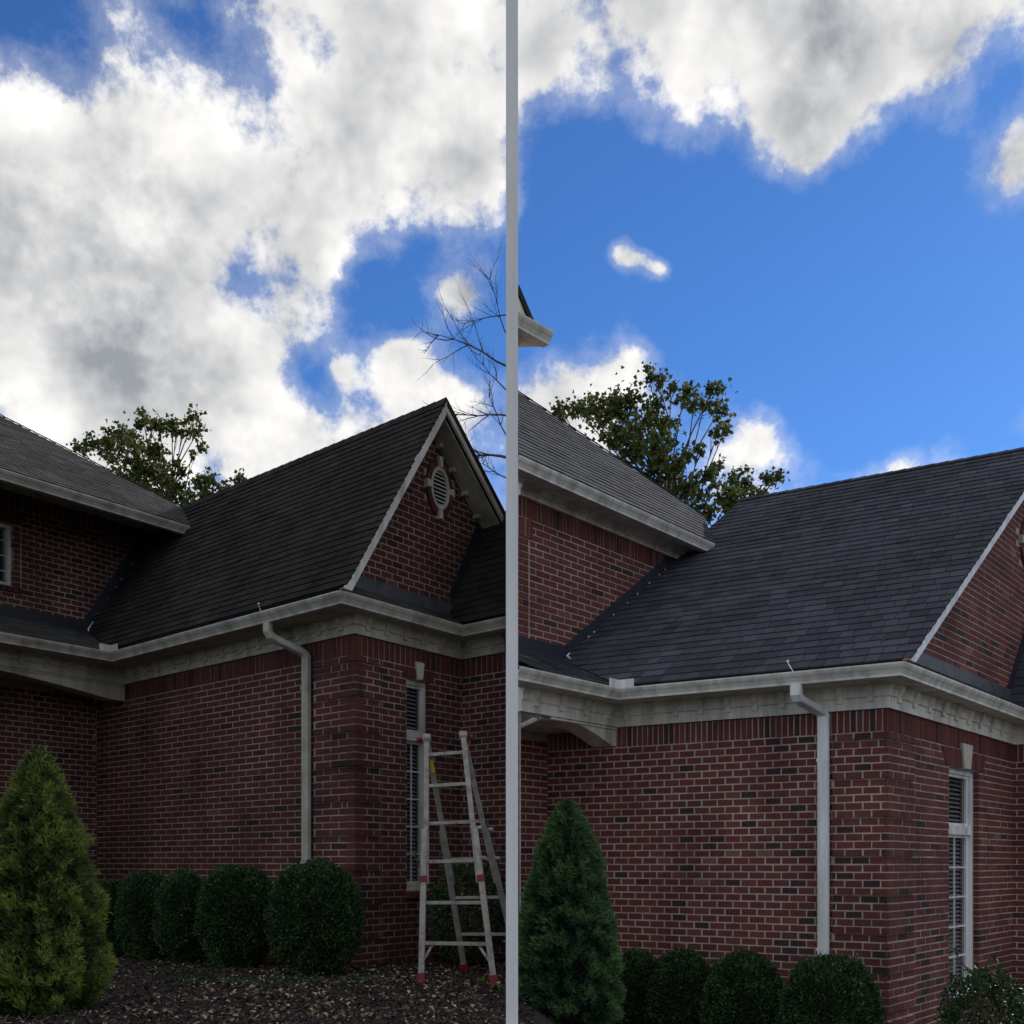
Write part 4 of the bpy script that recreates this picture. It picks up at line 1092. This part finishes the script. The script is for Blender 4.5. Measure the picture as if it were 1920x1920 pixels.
def spruce(loc, h, prof, label, m, n, seed):
    random.seed(seed); loc = Vector(loc); o = thing('dwarf_spruce', loc, label, 'conifer', 'cone-shaped dwarf spruces'); so = Vector((seed * 2.3, 5, 1))
    def rad(t):
        for (t0, r0), (t1, r1) in zip(prof[:-1], prof[1:]):
            if t0 <= t <= t1: return r0 + (r1 - r0) * (t - t0) / (t1 - t0)
        return prof[-1][1]
    def lump(a, t):
        q = Vector((math.cos(a), math.sin(a), t * 4.2))
        return .15 * noise.noise(q * 1.9 + so) + .26 * noise.noise(q * 4.4 + so) + .05 * noise.noise(q * 9 + so)
    def surf(a, t, k=1.0):
        r = rad(t) * (1 + lump(a, t)) * k
        return loc + Vector((r * math.cos(a), r * math.sin(a), t * h))
    vs, fs = blob(None, lambda a, t: surf(a, t * .985, .86), 0, seed, 48, 40)
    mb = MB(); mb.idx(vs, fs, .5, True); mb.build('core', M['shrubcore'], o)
    mb = MB(); maxr = max(r for _, r in prof)
    i = 0
    while i < n:
        t = random.random() ** 1.15; a = random.uniform(0, 2 * math.pi)
        if random.random() > (rad(t) + .04) / maxr: continue
        if math.sin(a) > .5 and random.random() < .75: i += 1; continue
        lp = lump(a, t)
        k = random.uniform(.88, 1.02); p = surf(a, t, k)
        out = Vector((math.cos(a), math.sin(a), 0)); d = (out * .8 + Vector((0, 0, .75)) + rnd_dir() * .55).normalized()
        tone = min(1, max(0, .36 + 3.9 * lp + (k - .95) * 2.2 + .22 * t + random.gauss(0, .14)))  # shaded hollows and lit tips of the lumps painted into the needle tone
        ln = random.uniform(.035, .06)
        for j in range(5):
            dj = (d + rnd_dir() * .75).normalized(); s = dj.orthogonal().normalized() * .0045
            b_ = p + d * ln * .22 * j * .6
            mb.idx([b_ - s, b_ + s, b_ + dj * ln * .8], [(0, 1, 2)], tone)
        i += 1
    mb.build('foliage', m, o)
    mb = MB(); mb.tube([loc - Vector((0, 0, .06)), loc + Vector((0, 0, h * .6))], [.05, .03], 8); mb.build('trunk', M['bark'], o)
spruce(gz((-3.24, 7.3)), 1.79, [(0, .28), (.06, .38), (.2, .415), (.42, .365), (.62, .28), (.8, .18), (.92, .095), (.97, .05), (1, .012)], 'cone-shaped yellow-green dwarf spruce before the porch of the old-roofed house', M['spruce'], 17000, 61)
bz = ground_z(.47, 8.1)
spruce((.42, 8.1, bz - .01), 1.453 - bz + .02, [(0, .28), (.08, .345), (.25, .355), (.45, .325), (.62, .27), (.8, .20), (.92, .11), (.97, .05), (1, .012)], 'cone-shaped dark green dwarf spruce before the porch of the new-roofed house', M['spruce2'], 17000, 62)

def leafy_tree(trunk_px, depth, clumps, label, seed, dens):
    """clumps of leaves (centre as photograph pixel, radius in pixels) on real limbs round a trunk that stands on the ground behind the house"""
    random.seed(seed); ppm = FPX / depth
    base = at(trunk_px, 1620, depth); base.z = ground_z(base.x, base.y)
    o = thing('leafy_tree', base, label, 'tree'); wood = MB(); lv = MB()
    cs = []
    for x, y, r in clumps:
        dd = depth + random.uniform(-1.1, 1.1); cs.append((at(x, y, dd), r / ppm))
    topz = max(c.z for c, _ in cs); fork = Vector((base.x + .1, base.y, base.z + (topz - base.z) * .55)); up = Vector((base.x + .25, base.y, base.z + (topz - base.z) * .8))
    wood.tube([base, base.lerp(fork, .5) + Vector((.06, 0, 0)), fork, up], [.15, .11, .07, .03], 9)
    for c, r in cs:
        hd = math.hypot(c.x - base.x, c.y - base.y); zz = min(up.z - .05, max(base.z + .3 * (topz - base.z), c.z - random.uniform(.7, 1.1) * hd - .3))
        s = base.lerp(fork, (zz - base.z) / (fork.z - base.z)) if zz < fork.z else fork.lerp(up, (zz - fork.z) / (up.z - fork.z))
        m_ = s.lerp(c, .55) + Vector((0, 0, -.10 * hd)) + rnd_dir() * .16
        wood.tube([s, s.lerp(m_, .5) + rnd_dir() * .06, m_, c], [.026, .02, .014, .006], 5)
        for i in range(int(4 + r * 9)):
            e = c + rnd_dir() * r * random.uniform(.4, 1); wood.tube([m_.lerp(c, random.uniform(.5, 1)), e], [.008, .003], 3, cap=False)
        n = int(dens * r * r * 100)
        subs = [c + rnd_dir() * r * random.uniform(.2, .95) for _ in range(max(4, int(14 * r + 5)))]
        for i in range(n):
            p = random.choice(subs) + rnd_dir() * abs(random.gauss(0, .5)) * min(r, .40) * 1.15
            d = (rnd_dir() + Vector((0, 0, -.5))).normalized(); L_ = random.uniform(.06, .115)
            s = d.cross(rnd_dir()).normalized(); nn = s.cross(d) * .2; tn = min(1, max(0, random.gauss(.45, .25)))
            lv.idx([p, p + d * L_ * .35 + s * L_ * .52 + nn * L_, p + d * L_ * .62 + s * L_ * .26, p + d * L_, p + d * L_ * .62 - s * L_ * .26, p + d * L_ * .35 - s * L_ * .52 + nn * L_], [(0, 1, 2), (0, 2, 3), (0, 3, 4), (0, 4, 5)], tn)
    lv.build('crown', M['leaf'], o); wood.build('trunk', M['bark'], o)
leafy_tree(292, 22, [(146, 836, 12), (172, 832, 17), (196, 828, 22), (226, 818, 26), (250, 828, 26), (268, 778, 13), (278, 800, 18), (300, 800, 17), (322, 792, 15), (330, 812, 15), (346, 802, 14), (366, 776, 14), (372, 808, 16), (378, 838, 10), (215, 850, 30), (250, 862, 34), (292, 846, 26), (290, 880, 32), (330, 880, 20), (262, 900, 34), (310, 915, 30), (345, 925, 24), (372, 900, 18), (396, 898, 20), (385, 930, 24), (420, 915, 18), (452, 896, 16), (436, 930, 20), (360, 850, 9), (240, 940, 40), (300, 960, 40), (360, 970, 40)],
           'half bare leafy tree rising behind the old roof and its grey hipped neighbour', 71, 25)
leafy_tree(1232, 20, [(1046, 770, 15), (1078, 765, 24), (1104, 760, 30), (1130, 775, 34), (1160, 765, 30), (1182, 748, 26), (1216, 702, 18), (1234, 716, 18), (1258, 728, 15), (1282, 738, 22), (1302, 752, 20), (1340, 726, 20), (1352, 764, 22), (1320, 764, 18), (1362, 800, 14), (1346, 812, 16), (1226, 765, 26), (1240, 790, 26), (1200, 800, 34), (1160, 815, 36), (1190, 850, 40), (1240, 830, 34), (1230, 870, 36), (1270, 880, 26), (1290, 850, 14), (1310, 840, 12), (1250, 920, 40), (1300, 915, 30), (1330, 890, 20), (1352, 870, 14), (1350, 925, 30), (1385, 895, 22), (1400, 920, 24), (1440, 895, 20), (1458, 890, 14), (1430, 925, 20), (1310, 960, 34), (1370, 950, 26), (1220, 930, 40)],
           'leafy green tree rising behind the slate-blue roof against a white cloud', 72, 25)

def bare_tree(px0, depth, ends, label, seed):
    random.seed(seed); base = at(px0, 1620, depth); base.z = ground_z(base.x, base.y); o = thing('bare_tree', base, label, 'tree'); mb = MB(); tw = MB()
    top = at(px0, 520, depth); mb.tube([base] + [base.lerp(top, k / 12) + Vector((random.uniform(-.025, .025), random.uniform(-.12, .12), 0)) for k in range(1, 12)] + [top], [.07 - .055 * k / 12 for k in range(13)], 8)
    def grow(a, d, ln, r, lev):
        pts = [a]; p = a.copy()
        for i in range(5):
            d = (d + rnd_dir() * .22 + Vector((0, 0, .05))).normalized(); p = p + d * ln / 5; pts.append(p.copy())
        tw.tube(pts, [r * (1 - .75 * i / 5) for i in range(6)], 4, cap=False)
        if lev < 3:
            for i in range(2, 6):
                for _ in range(2 if lev < 2 else 1):
                    dd = (d + rnd_dir() * .8).normalized(); dd.x = min(dd.x, .15); grow(pts[i], dd.normalized(), ln * random.uniform(.35, .6), r * .5, lev + 1)
    for (x0, y0, x1, y1, r) in ends:
        a, b2 = at(x0, y0, depth), at(x1, y1, depth + random.uniform(-.8, .8)); d = b2 - a; grow(a, d.normalized(), d.length, r, 1)
    mb.build('trunk', M['twig'], o); tw.build('crown', M['twig'], o)
bare_tree(959, 17, [(958, 690, 820, 630, .020), (958, 860, 872, 832, .028), (958, 640, 905, 530, .014), (958, 780, 850, 790, .018), (958, 900, 900, 880, .016), (958, 740, 880, 690, .014), (958, 830, 900, 750, .016), (958, 590, 870, 600, .012)], 'leafless tree with thin twigs beyond the gable of the old-roofed house', 81)

# ------------------------------------------------------------------ mulch, fallen leaves, ground cover
random.seed(91)
mb = MB()
for i in range(34000):
    x, y = random.uniform(-4.3, .15), random.uniform(6.2, 11.6) ** 1.0
    if abs(x / y) > .52: continue
    z = ground_z(x, y) + random.uniform(.002, .022); L_ = random.uniform(.012, .05); a = random.uniform(0, 6.28); tl = random.gauss(0, .35)
    d = Vector((math.cos(a), math.sin(a), tl)).normalized(); s = Vector((-math.sin(a), math.cos(a), random.gauss(0, .3))).normalized() * random.uniform(.004, .010)
    p = Vector((x, y, z)); r = random.random(); tone = random.uniform(0, .7) if r < .86 else random.uniform(.7, 1)
    mb.idx([p - s, p + s, p + d * L_ + s * .7, p + d * L_ - s * .8], [(0, 1, 2, 3)], tone)
o = mb.build('mulch', M['chip'], None, 'stuff'); tag(o, 'dark shredded bark mulch spread below the old-roofed house', 'mulch')
mb = MB()
for i in range(1300):
    x, y = random.uniform(-2.6, -.06), random.uniform(6.6, 10.3)
    z = ground_z(x, y) + random.uniform(.012, .03); L_ = random.uniform(.02, .055); a = random.uniform(0, 6.28)
    d = Vector((math.cos(a), math.sin(a), random.uniform(-.1, .5))).normalized(); s = Vector((-math.sin(a), math.cos(a), random.uniform(-.4, .4))).normalized(); u_ = Vector((0, 0, 1)); p = Vector((x, y, z))
    mb.idx([p, p + d * L_ * .4 + s * L_ * .35 + u_ * .01, p + d * L_ + u_ * .005, p + d * L_ * .4 - s * L_ * .35 + u_ * .012], [(0, 1, 2), (0, 2, 3)], random.uniform(.72, 1))
o = mb.build('fallen_leaves', M['chip'], None, 'stuff'); tag(o, 'dry tan leaves scattered over the mulch', 'leaves')
def tuft(cx_, cy_, rr, n, ln, mbx):
    for i in range(n):
        a, q = random.uniform(0, 6.28), rr * math.sqrt(random.random()); x, y = cx_ + q * math.cos(a), cy_ + q * .6 * math.sin(a)
        leaf(mbx, Vector((x, y, ground_z(x, y))), (rnd_dir() * .8 + Vector((0, 0, .9))).normalized(), rnd_dir(), random.uniform(.5, 1) * ln, ln * .4, random.uniform(.2, .9))
mb = MB()
for cx_, cy_, rr, n, ln in ((-1.9, 8.95, .55, 900, .045), (-2.6, 9.2, .4, 500, .045), (-1.25, 9.2, .2, 200, .05), (-3.0, 9.9, .5, 300, .04)): tuft(cx_, cy_, rr, n, ln, mb)
o = mb.build('ground_cover', M['box'], None, 'stuff'); tag(o, 'low green ground cover creeping in front of the boxwoods', 'ground cover')
for (x, y, rr, n, ln, lab) in ((-.27, 8.95, .09, 40, .09, 'small green weed growing between the ladder legs'), (-.08, 8.4, .08, 46, .07, 'small green weed beside the ladder\'s outer red foot'), (-1.32, 7.05, .05, 16, .06, 'tiny yellow-green weed alone in the open mulch')):
    mb = MB(); tuft(x, y, rr, n, ln, mb); w_ = thing('weed', (x, y, ground_z(x, y)), lab, 'weed'); mb.build('foliage', M['spruce'], w_)
